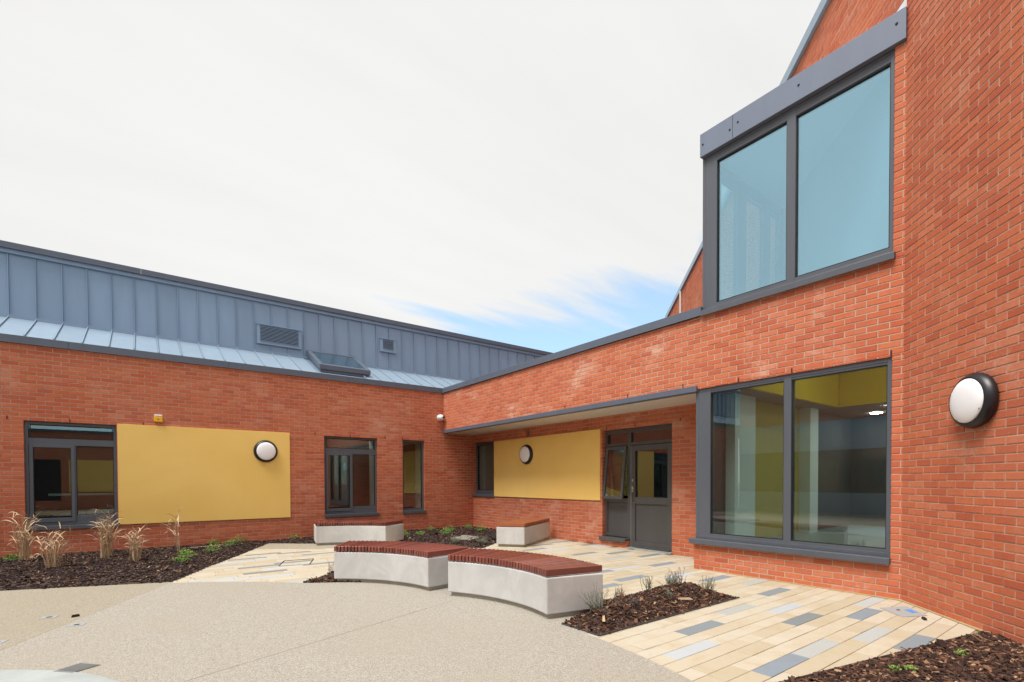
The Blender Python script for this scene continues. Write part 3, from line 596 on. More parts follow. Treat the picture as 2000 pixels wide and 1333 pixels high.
# skylight
sx0, sx1 = 3.50, 4.80; yf, yb, zf, zb = 12.62, 13.79, 4.27, 4.87
def slopebox(g, x0, x1, t0, t1, h0, h1):
    P = []
    for h in (h0, h1):
        for x, t_ in ((x0, t0), (x1, t0), (x1, t1), (x0, t1)): P.append((x, yf+(yb-yf)*t_, zf+(zb-zf)*t_+h))
    g.hexa(P)
k_ = MB(); k_.hexa([(sx0+0.03, yf+0.02, 3.96), (sx1-0.03, yf+0.02, 3.96), (sx1-0.03, yb, 4.3), (sx0+0.03, yb, 4.3), (sx0+0.03, yf+0.02, zf-0.125), (sx1-0.03, yf+0.02, zf-0.125), (sx1-0.03, yb, zb-0.125), (sx0+0.03, yb, zb-0.125)])
SK = k_.build('rooflight', 'coping', LW); SK['label'] = 'sloping glazed rooflight box on the lower roof'
fr_ = MB(); slopebox(fr_, sx0, sx0+0.10, 0, 1, -0.12, 0.0); slopebox(fr_, sx1-0.10, sx1, 0, 1, -0.12, 0.0); slopebox(fr_, sx0+0.1, sx1-0.1, 0, 0.07, -0.12, 0.0); slopebox(fr_, sx0+0.1, sx1-0.1, 0.92, 1, -0.12, 0.0); fr_.build('rooflight_frame', 'coping', SK, bevel=0.004)
g_ = MB(); slopebox(g_, sx0+0.09, sx1-0.09, 0.06, 0.93, -0.03, -0.012); g_.build('pane', 'glass_roof', SK)
bl = MB(); 
for i in range(7):
    for x in (sx0+0.05, sx1-0.05): slopebox(bl, x-0.008, x+0.008, 0.04+i*0.15, 0.05+i*0.15, 0.0, 0.006)
bl.build('bolt_heads', 'dark_gap', SK)
for i in range(3):
    b_ = MB(); b_.box((sx0+0.06, yf+0.0, 3.995+i*0.045), (sx1-0.06, yf+0.025, 4.013+i*0.045)); b_.build('louvre_blade', 'coping', SK)

# ================================================================== ENTRANCE WING
EW = thing('entrance_wing', (8.2, 8.0, 0), 'brick entrance wing with overhanging upper wall, corner window and glazed bay', 'building')
hB = [(4.40, 12.4, -0.1, 2.755), (1.907, 4.41, 0.412, 2.745), (1.907, 12.4, 3.845, 7.0)]
brick_wall(EW, FB, 1.77, YA, 0.0, 6.19, hB, 'brick_b', 0.02, back=0.20)
coping(EW, FB, 4.27, YA-0.02, 3.848, 3.975, 0.035, 0.34, joints=3.1)
m = MB(); m.fbox(FB, 4.345, 12.30, -0.10, 0.035, 2.708, 2.798); m.build('canopy_fascia', 'coping', EW, bevel=0.004)
m = MB(); m.box((XB+0.10, 4.42, 2.712), (XD, 12.30, 2.74)); m.build('soffit', 'soffit', EW)
D1 = (11.21, 12.305, 0.94, 2.47); DO = (5.50, 7.215, -0.1, 2.42)
def visD(u, z): return u > 5.2 and not (7.26 < u < 11.22 and 0.95 < z < 2.44) and z < 2.65
brick_wall(EW, FD, 4.42, YA+0.03, 0.0, 2.775, [D1, (5.50, 6.56, -0.1, 2.42), (6.55, 7.215, 0.15, 2.42)], 'brick_b', 0.06, visD, back=0.2)
brick_wall(EW, Fr((0, 4.405), (1, 0), (0, 1)), XB+0.105, XD+0.03, 0.0, 2.775, [], 'brick_b', 0.0, lambda u, z: False, back=0.11)
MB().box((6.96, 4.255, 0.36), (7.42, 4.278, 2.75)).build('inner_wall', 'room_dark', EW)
m = MB(); m.fbox(FD, 7.262, 11.212, -0.004, 0.025, 0.94, 2.455); m.build('render_panel', 'yellow_render', EW, bevel=0.003)
window(EW, FD, D1[0], D1[1], D1[2]+0.05, D1[3], [(D1[0]+0.07, D1[1]-0.07, D1[2]+0.17, D1[3]-0.07)], 0.10, sill=(D1[0], D1[1]+0.02, D1[2], D1[2]+0.05, 0.035), fw=0.07, bars=[(D1[0]+0.07, D1[1]-0.07, D1[2]+0.11, D1[2]+0.16)])
jambs(EW, FD, D1[0], D1[1], D1[2]+0.05, D1[3], -0.18, -0.34)
weeps(EW, FD, (5.32, 6.35, 7.1, 8.2), 2.43); weeps(EW, FB, (4.60, 5.7, 7.3, 9.0), 2.80); weeps(EW, FB, (3.70, 2.98, 1.915), 2.752)
room(EW, FD, 5.25, 12.2, -0.34, -1.6, 0.0, 2.6, back='room_dark', walls='plaster', ceil='ceiling_grey')
# door set: frame, transom lights, side light with tilted vent, leaf
SB = 0.10
df = MB(); d0, d1 = -SB-0.07, -SB
for q in ((5.50, 5.545, 0, 2.42), (6.53, 6.615, 0, 2.42), (7.165, 7.215, 0.20, 2.42), (5.545, 6.53, 2.33, 2.42), (6.615, 7.165, 2.33, 2.42), (5.545, 6.53, 2.07, 2.13), (6.615, 7.165, 2.07, 2.13), (6.615, 7.165, 0.92, 0.98), (6.615, 7.165, 0.20, 0.27)):
    df.fbox(FD, q[0], q[1], d0, d1, q[2], q[3])
DS = df.build('door_set', 'frame_door', EW, bevel=0.003)
for q in ((5.545, 6.53, 2.13, 2.33), (6.615, 7.165, 2.13, 2.33), (6.615, 7.165, 0.98, 2.07)):
    p = MB(); p.fbox(FD, q[0]-.005, q[1]+.005, d1-0.045, d1-0.037, q[2]-.005, q[3]+.005); p.build('pane', 'glass', DS)
p = MB(); p.fbox(FD, 6.610, 7.17, d0+0.02, d1-0.025, 0.265, 0.925); p.build('lower_panel', 'frame_door', DS)
p = MB(); p.fbox(FD, 6.56, 7.27, d1-0.03, 0.045, 0.135, 0.185); p.fbox(FD, 6.56, 7.27, 0.042, 0.048, 0.11, 0.18); p.build('sill', 'frame_door', DS, bevel=0.003)
# tilted top-hung vent
def tilt(u0, u1, z0, z1, out):
    def P(u, d, z):
        k = (2.06-z)/(2.06-0.985); return FD.p(u, d1+0.012+d+out*k, z)
    return [P(u0, -0.02, z0), P(u1, -0.02, z0), P(u1, 0.02, z0), P(u0, 0.02, z0), P(u0, -0.02, z1), P(u1, -0.02, z1), P(u1, 0.02, z1), P(u0, 0.02, z1)]
v = MB()
for q in ((6.625, 6.68, .985, 2.06), (7.11, 7.165, .985, 2.06), (6.68, 7.11, .985, 1.045), (6.68, 7.11, 2.0, 2.06)): v.hexa(tilt(*q, 0.13))
VT = v.build('vent_sash', 'frame_door', DS, bevel=0.002)
def tpane(u0, u1, z0, z1, out):
    P = lambda u, d, z: FD.p(u, d1+0.012+d+out*(2.06-z)/(2.06-0.985), z)
    return [P(u0, -0.004, z0), P(u1, -0.004, z0), P(u1, 0.004, z0), P(u0, 0.004, z0), P(u0, -0.004, z1), P(u1, -0.004, z1), P(u1, 0.004, z1), P(u0, 0.004, z1)]
MB().hexa(tpane(6.675, 7.115, 1.04, 2.005, 0.13)).build('pane', 'glass', VT)
lf = MB()
for q in ((5.555, 5.66, 0.025, 2.06), (6.42, 6.522, 0.025, 2.06), (5.66, 6.42, 1.955, 2.06), (5.66, 6.42, 0.90, 1.03), (5.66, 6.42, 0.025, 0.15)): lf.fbox(FD, q[0], q[1], d1-0.055, d1+0.012, q[2], q[3])
LF = lf.build('door_leaf', 'frame_door', DS, bevel=0.003)
MB().fbox(FD, 5.655, 6.425, d1-0.035, d1-0.027, 1.025, 1.96).build('pane', 'glass', LF)
MB().fbox(FD, 5.655, 6.425, d1-0.04, d1-0.015, 0.145, 0.905).build('lower_panel', 'frame_door', LF)
h_ = MB(); h_.tube([FD.p(6.475, d1+0.012, 1.18), FD.p(6.475, d1+0.06, 1.175), FD.p(6.475, d1+0.065, 1.06), FD.p(6.475, d1+0.06, 0.93), FD.p(6.475, d1+0.012, 0.925)], 0.014, 8); h_.build('door_handle', 'steel', LF); MB().fbox(FD, 6.455, 6.495, d1+0.010, d1+0.02, 1.13, 1.24).build('handle_plate', 'steel', LF); MB().fbox(FD, 6.462, 6.488, d1+0.010, d1+0.02, 1.34, 1.385).build('door_lock', 'steel', LF)
m = MB(); m.fbox(FD, 5.6, 6.4, d1+0.012, d1+0.045, 0.03, 0.055); m.build('weather_bar', 'frame_door', LF)
m = MB(); m.fbox(FD, 6.5225, 6.5275, d1-0.02, d1+0.006, 0.02, 2.06); m.build('edge_strip', 'pale_flashing', LF)
m = MB(); m.fbox(FD, 5.50, 6.55, -0.2, 0.03, 0.0, 0.022); m.build('threshold', 'cover_plate', DS)
# corner window
w = window(EW, FB, 1.907, 4.385, 0.47, 2.745, [(1.955, 2.995, 0.56, 2.665), (3.09, 4.145, 0.56, 2.665)], 0.022, sill=(1.90, 4.45, 0.412, 0.468, 0.06), fw=0.048, bars=[(2.995, 3.09, 0.51, 2.70), (4.145, 4.345, 0.51, 2.70), (1.95, 4.15, 0.51, 0.555), (1.95, 4.15, 2.67, 2.70)], depth=0.12)
m = MB(); m.fbox(FB, 4.28, 4.385, -0.80, -0.145, 0.42, 2.70); m.build('corner_post', 'frame', w)
# interior behind the corner window
m = MB(); m.prism([(6.93, 1.95), (6.93, 4.38), (12.6, 4.38), (12.6, -2.2), (2.78+0.35, -2.2)], 0.30, 0.36); m.build('floor', 'floor_vinyl', EW)
xc, yc = 10.45, 3.80
m = MB(); m.box((xc, -2.2, 2.72), (12.6, 4.4, 2.80)); m.box((6.99, yc, 2.72), (xc, 4.4, 2.80)); m.build('ceiling', 'ceiling_grey', EW)
m = MB(); m.box((xc+0.002, -2.2, 2.80), (xc+0.06, yc, 3.75)); m.box((xc-0.008, -2.2, 2.722), (xc-0.002, yc-0.06, 3.75)); m.box((7.0, yc-0.05, 2.722), (xc-0.01, yc-0.002, 3.75)); m.build('ceiling_well', 'plaster_yellow', EW)
m = MB(); m.prism([(6.98, 1.9), (6.98, 4.4), (12.6, 4.4), (12.6, -2.2), (2.9, -2.2)], 3.76, 3.80); m.build('ceiling', 'plaster', EW)
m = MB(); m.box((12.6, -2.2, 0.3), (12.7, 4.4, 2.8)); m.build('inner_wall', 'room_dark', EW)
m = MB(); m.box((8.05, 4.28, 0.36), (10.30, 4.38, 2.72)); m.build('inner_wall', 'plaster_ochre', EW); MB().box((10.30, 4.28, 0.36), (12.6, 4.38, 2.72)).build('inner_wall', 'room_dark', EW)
m = MB(); m.box((7.42, 4.10, 0.36), (8.05, 4.39, 3.74)); m.build('pier', 'plaster', EW)
m = MB(); m.box((10.05, 4.08, 0.36), (10.40, 4.279, 2.72)); m.build('pier', 'plaster', EW)
m = MB(); m.prism([(XB+0.12, 1.62), (XB+0.20, 1.75), (4.6, -2.4), (2.9, -2.4), (2.78, -2.3)], 0.3, 3.8); m.build('inner_wall', 'plaster', EW)
for q in ((8.6, 2.6), (9.4, 1.0), (8.4, 0.6)): MB().prism(arc(q, 0.10, 0, 6.1, 19), 3.735, 3.757).build('downlight_or_fill', 'downlight_or_fill', EW)  # unseen lamps added to brighten the yellow ceiling well
for q in ((10.95, 3.05), (11.6, 1.2), (11.9, 3.6), (11.0, -0.6)): MB().prism(arc(q, 0.10, 0, 6.1, 19), 2.705, 2.722).build('downlight_or_fill', 'downlight_or_fill', EW)  # one lamp is visible; the others are added to brighten the room
m = MB(); m.box((10.2, 1.0, 0.36), (11.4, 1.6, 0.78)); m.build('bench_box', 'room_dark', EW)
# roof slab of the wing
m = MB(); m.prism([(XB+0.205, 4.42), (XB+0.205, YA), (13.0, YA), (13.0, 8.2), (9.15, 4.42)], 3.55, 3.80); m.build('flat_roof', 'roof_felt', EW)
# upper glazed bay
ub = window(EW, FB, 1.907, 4.282, 3.90, 6.19, [(1.95, 2.96, 3.99, 6.06), (3.07, 4.055, 3.99, 6.06)], 0.022, sill=(1.88, 4.265, 3.843, 3.905, 0.05), fw=0.042, bars=[(2.96, 3.07, 3.94, 6.15), (4.055, 4.245, 3.94, 6.15), (1.945, 4.06, 3.94, 3.985), (1.945, 4.06, 6.065, 6.15)], gl='glass_coated', depth=0.13, name='bay_window')
m = MB(); m.fbox(FB, 1.795, 4.288, -0.10, 0.045, 6.192, 6.53); FA_ = m.build('bay_fascia', 'fascia', EW, bevel=0.003)
bo = MB()
for u, z in ((1.88, 6.40), (2.90, 6.38), (3.70, 6.38), (3.82, 6.34), (4.24, 6.36)): bo.lathe(FB, u, z, [(0.0, 0.052), (0.013, 0.050), (0.015, 0.045)], 10)
bo.build('bolt_heads', 'dark_gap', FA_)
m = MB(); m.fbox(FB, 3.775, 3.781, 0.0455, 0.0465, 6.20, 6.525); m.build('panel_joint', 'gasket', FA_)
sg = MB()
for a, b in ((7.66, 7.92), (8.50, 8.72), (9.05, 9.20)): sg.box((a, 4.20, 3.9), (b, 4.28, 6.1))
sg.box((6.98, 4.20, 6.0), (9.2, 4.28, 6.19)); sg.box((6.98, 4.20, 3.80), (9.2, 4.28, 3.95)); SG = sg.build('bay_side_frame', 'frame', EW)
for a, b in ((6.93, 7.66), (7.92, 8.50), (8.72, 9.05)): MB().box((a, 4.236, 3.94), (b, 4.244, 6.01)).build('pane', 'glass', SG)
m = MB(); m.prism([(6.88, 1.80), (6.88, 4.285), (9.36, 4.285)], 6.195, 6.50); m.build('bay_roof', 'plaster', EW)
m = MB(); m.prism([(6.93, 1.98), (6.93, 4.25), (9.2, 4.25)], 3.81, 3.86); m.build('floor', 'plaster', EW)
m = MB(); m.prism([(6.90, 1.90), (9.20, 4.20), (9.24, 4.20), (6.94, 1.90)], 3.84, 6.24); m.build('inner_wall', 'plaster', EW)

# ================================================================== TALL BLOCK
TB = thing('tall_brick_block', (8.5, 2.0, 0), 'tall angled brick block filling the right edge and rising behind the bay', 'building')
def skipC(u, z): return (u > 0.0 and z < 4.0) or (0.02 < u < 3.4 and z < 6.66)
def visC(u, z): return u < -0.02
brick_wall(TB, FC, -4.6, 0.03, 0.0, 8.25, [], 'brick_c', 0.0, visC, lambda u, z: False, back=0.25)
brick_wall(TB, FC, 0.0, 16.0, 3.9, 8.25, [(0.0, 3.42, 3.8, 6.68)], 'brick_c', 0.0, lambda u, z: u > 0.4 and z > 6.7, back=0.25, name='upper_wall')
coping(TB, FC, -4.6, 16.0, 8.25, 8.43, 0.05, 0.35, mat='zinc_roof', name='parapet_coping', joints=3.0)
m = MB(); m.fbox(FC, 0.025, 3.40, -0.2, -0.004, 6.50, 6.675); m.build('abutment_flashing', 'pale_flashing', TB)
m = MB(); m.fbox(FC, 0.004, 0.03, 0.0, 0.012, 6.45, 6.86); m.build('corner_flashing', 'pale_flashing', TB)
m = MB(); m.tube([FC.p(12.55, 0.05, 3.9), FC.p(12.55, 0.05, 8.2)], 0.035, 8); m.build('downpipe', 'soffit', TB)

# ================================================================== WINGS BEHIND THE LENS (mirrored in the glass)
WW = thing('west_wing', (-9.3, 2, 0), 'grey clad wing with dark glazing, seen only mirrored in the corner window', 'building')
FW_ = Fr((-9.0, 0), (0, 1), (1, 0))
m = MB(); m.fbox(FW_, -8, 12.3, -0.3, 0, 0.85, 2.6); m.build('window', 'gasket', WW)
m = MB(); m.fbox(FW_, -8, 12.3, 0.02, 0.026, 0.85, 2.6); m.build('pane', 'glass', WW)
m = MB(); m.fbox(FW_, -8, 12.3, -0.3, 0.03, 2.6, 3.8)
for k in range(50): m.fbox(FW_, -8+k*0.4, -7.98+k*0.4, 0.03, 0.05, 0.0, 0.85); m.fbox(FW_, -8+k*0.4, -7.98+k*0.4, 0.03, 0.05, 2.6, 3.8)
m.fbox(FW_, -8, 12.3, -0.3, 0.03, 0, 0.85); m.build('cladding', 'zinc_roof', WW)
m = MB(); m.fbox(FW_, -8, 12.3, -0.5, 0.0, 3.8, 6.3); m.build('wall', 'brick_far', WW)
SW = thing('south_wing', (0, -8.5, 0), 'brick wing with yellow panels, seen only mirrored in the left windows', 'building')
FS = Fr((0, -8.0), (1, 0), (0, 1))
m = MB(); m.fbox(FS, -9, 2.9, -0.3, 0, 0, 3.85); m.build('wall', 'brick_far', SW)
m = MB(); m.fbox(FS, -9, 2.9, -0.3, 0.04, 3.85, 3.98); m.build('coping', 'coping', SW)
m = MB(); m.fbox(FS, -3.0, -0.8, 0, 0.03, 0.9, 2.5); m.fbox(FS, -8, -5.4, 0, 0.03, 0.9, 2.5); m.build('render_panel', 'yellow_render', SW)
m = MB(); m.fbox(FS, -0.8, 1.4, 0, 0.02, 0.1, 2.5); m.fbox(FS, -4.9, -3.3, 0, 0.02, 0.5, 2.5); m.build('window', 'gasket', SW)

# ================================================================== FITTINGS
def lamp(F, u, z, label):
    t_ = thing('wall_lamp', F.p(u, 0, z), label, 'wall lamp', 'round bulkhead lamps on the walls')
    MB().lathe(F, u, z, [(0.0, 0.001), (0.228, 0.001), (0.245, 0.012), (0.250, 0.030), (0.245, 0.055), (0.232, 0.078), (0.213, 0.095), (0.203, 0.099), (0.199, 0.094), (0.0, 0.085)], 56).build('lamp_housing', 'black_plastic', t_, smooth=True)
    d = MB().lathe(F, u, z, [(0.199, 0.090), (0.197, 0.100), (0.183, 0.109), (0.14, 0.121), (0.075, 0.128), (0.0, 0.130)], 48).build('diffuser', 'opal', t_, smooth=True)
    s = MB()
    for k in range(4):
        a = k*math.pi/2+0.5; s.lathe(F, u+0.187*math.cos(a), z+0.187*math.sin(a), [(0.0, 0.112), (0.005, 0.111), (0.006, 0.103)], 8)
    s.build('screws', 'steel', d)
lamp(FA, 2.214, 2.052, 'round black rimmed white lamp on the left yellow panel')
lamp(FD, 9.75, 2.03, 'round black rimmed white lamp on the yellow panel under the canopy')
lamp(FC, -1.052, 2.065, 'round black rimmed white lamp on the angled brick wall at right')
t_ = thing('alarm_sounder', FA.p(0.242, 0, 2.65), 'small yellow alarm sounder with white top above the left yellow panel', 'alarm')
MB().fbox(FA, 0.17, 0.315, 0.0, 0.06, 2.575, 2.685).build('sounder_body', 'sounder_yellow', t_, bevel=0.012); MB().fbox(FA, 0.172, 0.313, 0.0, 0.058, 2.687, 2.725).build('beacon', 'white_plastic', t_, bevel=0.012); MB().lathe(FA, 0.242, 2.63, [(0, 0.0615), (0.012, 0.0615), (0.012, 0.058)], 10).build('sounder_hole', 'dark_gap', t_)
t_ = thing('alarm_call_box', FD.p(9.8, 0, 2.52), 'small orange alarm box above the yellow panel under the canopy', 'alarm')
MB().fbox(FD, 9.735, 9.865, 0.0, 0.055, 2.50, 2.61).build('sounder_body', 'sounder_orange', t_, bevel=0.008); MB().fbox(FD, 9.69, 9.735, 0.0, 0.05, 2.50, 2.615).build('back_box', 'coping', t_, bevel=0.004); MB().lathe(FD, 9.80, 2.555, [(0, 0.0565), (0.012, 0.0565), (0.012, 0.053)], 10).build('sounder_hole', 'dark_gap', t_)
t_ = thing('security_camera', FA.p(6.66, 0, 3.14), 'white ball shaped security camera in the corner below the coping', 'camera')
MB().lathe(FA, 6.66, 3.14, [(0, 0.001), (0.085, 0.001), (0.09, 0.02), (0.09, 0.05), (0.075, 0.065), (0, 0.066)], 24).build('mount', 'white_plastic', t_, smooth=True)
def sphere(c, r, s=14, n=20, sq=(1, 1, 1)):
    g = MB(); vs_ = []; fs_ = []
    for i in range(s+1):
        a = math.pi*i/s
        for k in range(n): b_ = 2*math.pi*k/n; vs_.append((c[0]+sq[0]*r*math.sin(a)*math.cos(b_), c[1]+sq[1]*r*math.sin(a)*math.sin(b_), c[2]+sq[2]*r*math.cos(a)))
    for i in range(s):
        for k in range(n): fs_.append((i*n+k, i*n+(k+1) % n, (i+1)*n+(k+1) % n, (i+1)*n+k))
    return g.add(vs_, fs_)
sphere((6.66, YA-0.10, 3.14), 0.085).build('ball_housing', 'white_plastic', t_, smooth=True)
sphere((6.705, YA-0.160, 3.145), 0.042).build('lens', 'black_plastic', t_, smooth=True)

# ================================================================== BENCHES
def bench(corner_l, corner_r, label, z_top=0.49, Wd=0.65, s=0.158, n=33, straight=None, slatmat='hardwood'):
    a = np.array(corner_l, float); b = np.array(corner_r, float); c = np.linalg.norm(b-a); mid = (a+b)/2
    dv = (b-a)/c; nv = np.array([-dv[1], dv[0]])
    R = c*c/(8*s)+s/2; cen = mid+nv*s-nv*R; half = math.asin(c/2/R); th0 = math.atan2(nv[1], nv[0])
    t_ = thing('curved_bench', (mid[0], mid[1], 0), label, 'bench', 'concrete benches with slatted timber seats')
    def ring(r0, r1, h0, h1, ex, z0, z1, seg=28):
        g = MB(); vs_ = []
        for i in range(seg+1):
            th = th0+h0+(h1-h0)*i/seg
            for r_, z in ((r0, z0), (r1, z0), (r1, z1), (r0, z1)): vs_.append((cen[0]+r_*math.cos(th), cen[1]+r_*math.sin(th), z))
        fs_ = [(i*4+k, (i+1)*4+k, (i+1)*4+(k+1) % 4, i*4+(k+1) % 4) for i in range(seg) for k in range(4)]+[(0, 1, 2, 3), (seg*4+3, seg*4+2, seg*4+1, seg*4)]
        return g.add(vs_, fs_)
    e = 0.03/R
    ring(R+0.035, R+Wd-0.035, -half+e, half-e, 0, 0.0, 0.052).build('plinth', 'concrete_plinth', t_)
    ring(R, R+Wd, -half, half, 0, 0.05, 0.412).build('concrete_base', 'concrete', t_, bevel=0.012)
    ring(R+0.08, R+Wd-0.08, -half+2*e, half-2*e, 0, 0.412, 0.424).build('gap_shade_bearer', 'dark_gap', t_)  # near-black sheet under the slats, its colour deepens the shade in the gaps
    me = MB().box((-Wd/2, -0.0175, -0.033), (Wd/2, 0.0175, 0.033)).mesh('slat', slatmat)
    hh = half-0.012
    for i in range(n):
        th = th0+hh-2*hh*i/(n-1); o = bpy.data.objects.new('slat', me); COL.objects.link(o); o.parent = t_
        r_ = R+Wd/2-0.004+random.uniform(-.0015, .0015); o.location = (cen[0]+r_*math.cos(th)-mid[0], cen[1]+r_*math.sin(th)-mid[1], 0.457+random.uniform(-.001, .001)); o.rotation_euler = (0, 0, th)
        bv = o.modifiers.new('bevel', 'BEVEL'); bv.width = 0.003; bv.segments = 1
    return t_
bench((2.85, 5.09), (3.115, 3.62), 'nearest curved concrete bench, its right end beside the brown mulch bed')
bench((2.02, 6.70), (2.77, 5.44), 'curved concrete bench in the middle, left neighbour of the nearest one', n=32)
bench((2.89, 10.81), (4.08, 9.95), 'curved concrete bench at the back under the double window', n=31)
# straight bench by the door wall
p_fl, p_fr, p_br, p_bl = (5.83, 8.36), (6.21, 7.90), (7.62, 8.72), (7.24, 9.18)
cx, cy = sum(p[0] for p in (p_fl, p_fr, p_br, p_bl))/4, sum(p[1] for p in (p_fl, p_fr, p_br, p_bl))/4
t_ = thing('straight_bench', (cx, cy, 0), 'concrete bench with orange brown slatted top in front of the canopy wall', 'bench', 'concrete benches with slatted timber seats')
def shrink(k): return [(cx+(p[0]-cx)*k, cy+(p[1]-cy)*k) for p in (p_fl, p_fr, p_br, p_bl)]
MB().prism(shrink(0.94), 0, 0.052).build('plinth', 'concrete_plinth', t_); MB().prism(shrink(1.0), 0.05, 0.412).build('concrete_base', 'concrete', t_, bevel=0.012); MB().prism(shrink(0.9), 0.412, 0.424).build('gap_shade_bearer', 'dark_gap', t_)  # bearer sheet again near-black, gap shade put into its colour
v0 = np.array(p_fl); du_ = (np.array(p_bl)-v0); dw_ = (np.array(p_fr)-v0); Ln = np.linalg.norm(du_); Wn = np.linalg.norm(dw_); ns = 34
me = MB().box((-Wn/2, -0.021, -0.033), (Wn/2, 0.021, 0.033)).mesh('slat', 'hardwood_orange')
for i in range(ns):
    c_ = v0+du_*((i+0.42)/ns)+dw_/2; o = bpy.data.objects.new('slat', me); COL.objects.link(o); o.parent = t_; o.location = (c_[0]-cx, c_[1]-cy, 0.457+random.uniform(-.001, .001)); o.rotation_euler = (0, 0, math.atan2(dw_[1], dw_[0]))

# ================================================================== PLANTING BEDS
def inside(poly, x, y):
    r_ = False; n = len(poly); j = n-1
    for i in range(n):
        xi, yi = poly[i]; xj, yj = poly[j]
        if (yi > y) != (yj > y) and x < (xj-xi)*(y-yi)/(yj-yi)+xi: r_ = not r_
        j = i
    return r_
def edge_d(poly, x, y):
    P = np.array(poly); A = P; B = np.roll(P, -1, 0); d = B-A; t_ = np.clip(((np.array([x, y])-A)*d).sum(1)/np.maximum((d*d).sum(1), 1e-9), 0, 1)
    return np.min(np.hypot(*(A+d*t_[:, None]-np.array([x, y])).T))
ph = rng.uniform(0, 6.28, 8)
def lump(x, y): return 0.5+0.25*math.sin(5.1*x+ph[0]+1.3*math.sin(3.3*y))+0.25*math.sin(6.3*y+ph[1]+math.sin(4.7*x+ph[2]))
def height(poly, x, y, top, wid): 
    e = min(1.0, edge_d(poly, x, y)/wid); return 0.008+top*(e*e*(3-2*e))*(0.72+0.28*lump(x, y))+0.010*e*lump(4*x, 4*y)
BEDS = []
def bed(poly, top, wid, dens, mat, size, label, step=0.05):
    xs_ = [p[0] for p in poly]; ys_ = [p[1] for p in poly]; g = MB(); idx = {}
    nx, ny = int((max(xs_)-min(xs_))/step)+2, int((max(ys_)-min(ys_))/step)+2; x0, y0 = min(xs_), min(ys_)
    def vid(i, k):
        if (i, k) not in idx:
            x, y = x0+i*step, y0+k*step; idx[(i, k)] = len(g.v); g.v.append((x, y, height(poly, x, y, top, wid) if inside(poly, x, y) else 0.0))
        return idx[(i, k)]
    for i in range(nx):
        for k in range(ny):
            if inside(poly, x0+(i+.5)*step, y0+(k+.5)*step): g.f.append((vid(i, k), vid(i+1, k), vid(i+1, k+1), vid(i, k+1))); g.r.append(.5)
    tag(g.build('planting_bed', 'soil', None), kind='structure')
    area = 0.5*abs(sum(poly[i][0]*poly[(i+1) % len(poly)][1]-poly[(i+1) % len(poly)][0]*poly[i][1] for i in range(len(poly)))); c = MB(); n = int(area*dens)
    for _ in range(n):
        for _t in range(40):
            x, y = random.uniform(min(xs_), max(xs_)), random.uniform(min(ys_), max(ys_))
            if inside(poly, x, y): break
        else: continue
        X, Y, d = project((x, y, 0.05))
        if d < 0.5 or X < -250 or X > 2250 or Y > 1600: continue
        z = height(poly, x, y, top, wid); l_ = size*math.exp(random.gauss(0, 0.45)); w_ = l_*random.uniform(.22, .55); h = random.uniform(.002, .006)
        if random.random() < 0.012: l_ *= 2.6; w_ = 0.008
        R_ = Matrix.Rotation(random.uniform(0, 6.28), 3, 'Z')@Matrix.Rotation(random.gauss(0, 0.35), 3, 'Y')@Matrix.Rotation(random.gauss(0, 0.35), 3, 'X'); o_ = Vector((x, y, z+random.uniform(0, 0.012)))
        k1 = random.uniform(.4, 1.0)
        P = [Vector(q) for q in ((-l_/2, -w_/2*k1, -h), (l_/2, -w_/2, -h), (l_/2*random.uniform(.6, 1), w_/2, -h), (-l_/2, w_/2*k1, -h), (-l_/2, -w_/2*k1, h), (l_/2*.9, -w_/2*.9, h), (l_/2*.6, w_/2, h), (-l_/2, w_/2*k1, h))]
        c.hexa([tuple(R_@q+o_) for q in P], random.random()**1.25)
    tag(c.build('bark_mulch', mat, None, attr=True), label, 'mulch', kind='stuff'); BEDS.append((poly, top, wid))
LB = [(-4.5, 9.91), (-1.46, 8.75), (0.27, 8.09), (0.83, 9.23), (1.81, 11.14), (2.18, 11.90), (2.96, 11.20), (3.5, 11.0), (4.3, 10.5), (4.6, 12.31), (-4.5, 12.31)]
CB = [(4.2, 10.6), (4.55, 10.1), (4.9, 8.9), (5.5, 8.35), (6.1, 8.8), (7.1, 9.4), (7.75, 10.0), (7.75, 12.31), (4.3, 12.31)]
B2 = [(3.14, 3.42), (3.16, 2.97), (5.46, 2.97), (5.40, 3.72), (3.95, 3.80), (3.7, 3.55), (3.4, 3.52)]
B3 = [(2.6, 1.70), (3.44, 1.52), (5.70, 1.03), (5.98, 0.98), (3.35, -1.65), (1.5, -1.0)]
B4 = [(1.67, 6.93), (2.05, 6.68), (2.7, 6.2), (3.1, 5.9), (3.1, 6.3), (2.5, 7.1), (2.25, 7.35)]
bed(LB, 0.05, 0.35, 950, 'bark_dark', 0.034, 'dark bark mulch in the long bed under the left windows')
bed(CB, 0.07, 0.4, 800, 'bark_dark', 0.036, 'dark bark mulch in the corner bed behind the benches')
bed(B2, 0.16, 0.42, 2400, 'bark_brown', 0.030, 'mounded brown bark mulch beside the nearest bench', 0.035)
bed(B3, 0.10, 0.5, 1900, 'bark_brown', 0.032, 'brown bark mulch at the lower right by the angled wall', 0.04)
bed(B4, 0.12, 0.3, 1500, 'bark_brown', 0.032, 'small patch of brown mulch left of the middle bench', 0.035)
def bedz(x, y):
    for poly, top, wid in BEDS:
        if inside(poly, x, y): return height(poly, x, y, top, wid)
    return 0.005
def edging(pts, label):
    g = MB()
    for a, b in zip(pts[:-1], pts[1:]):
        a, b = np.array(a), np.array(b); d_ = (b-a)/np.linalg.norm(b-a); n_ = np.array([-d_[1], d_[0]])*0.004; g.prism([tuple(a+n_), tuple(b+n_), tuple(b-n_), tuple(a-n_)], -0.03, 0.016)
    tag(g.build('bed_edging', 'edging', None), label, 'edging')
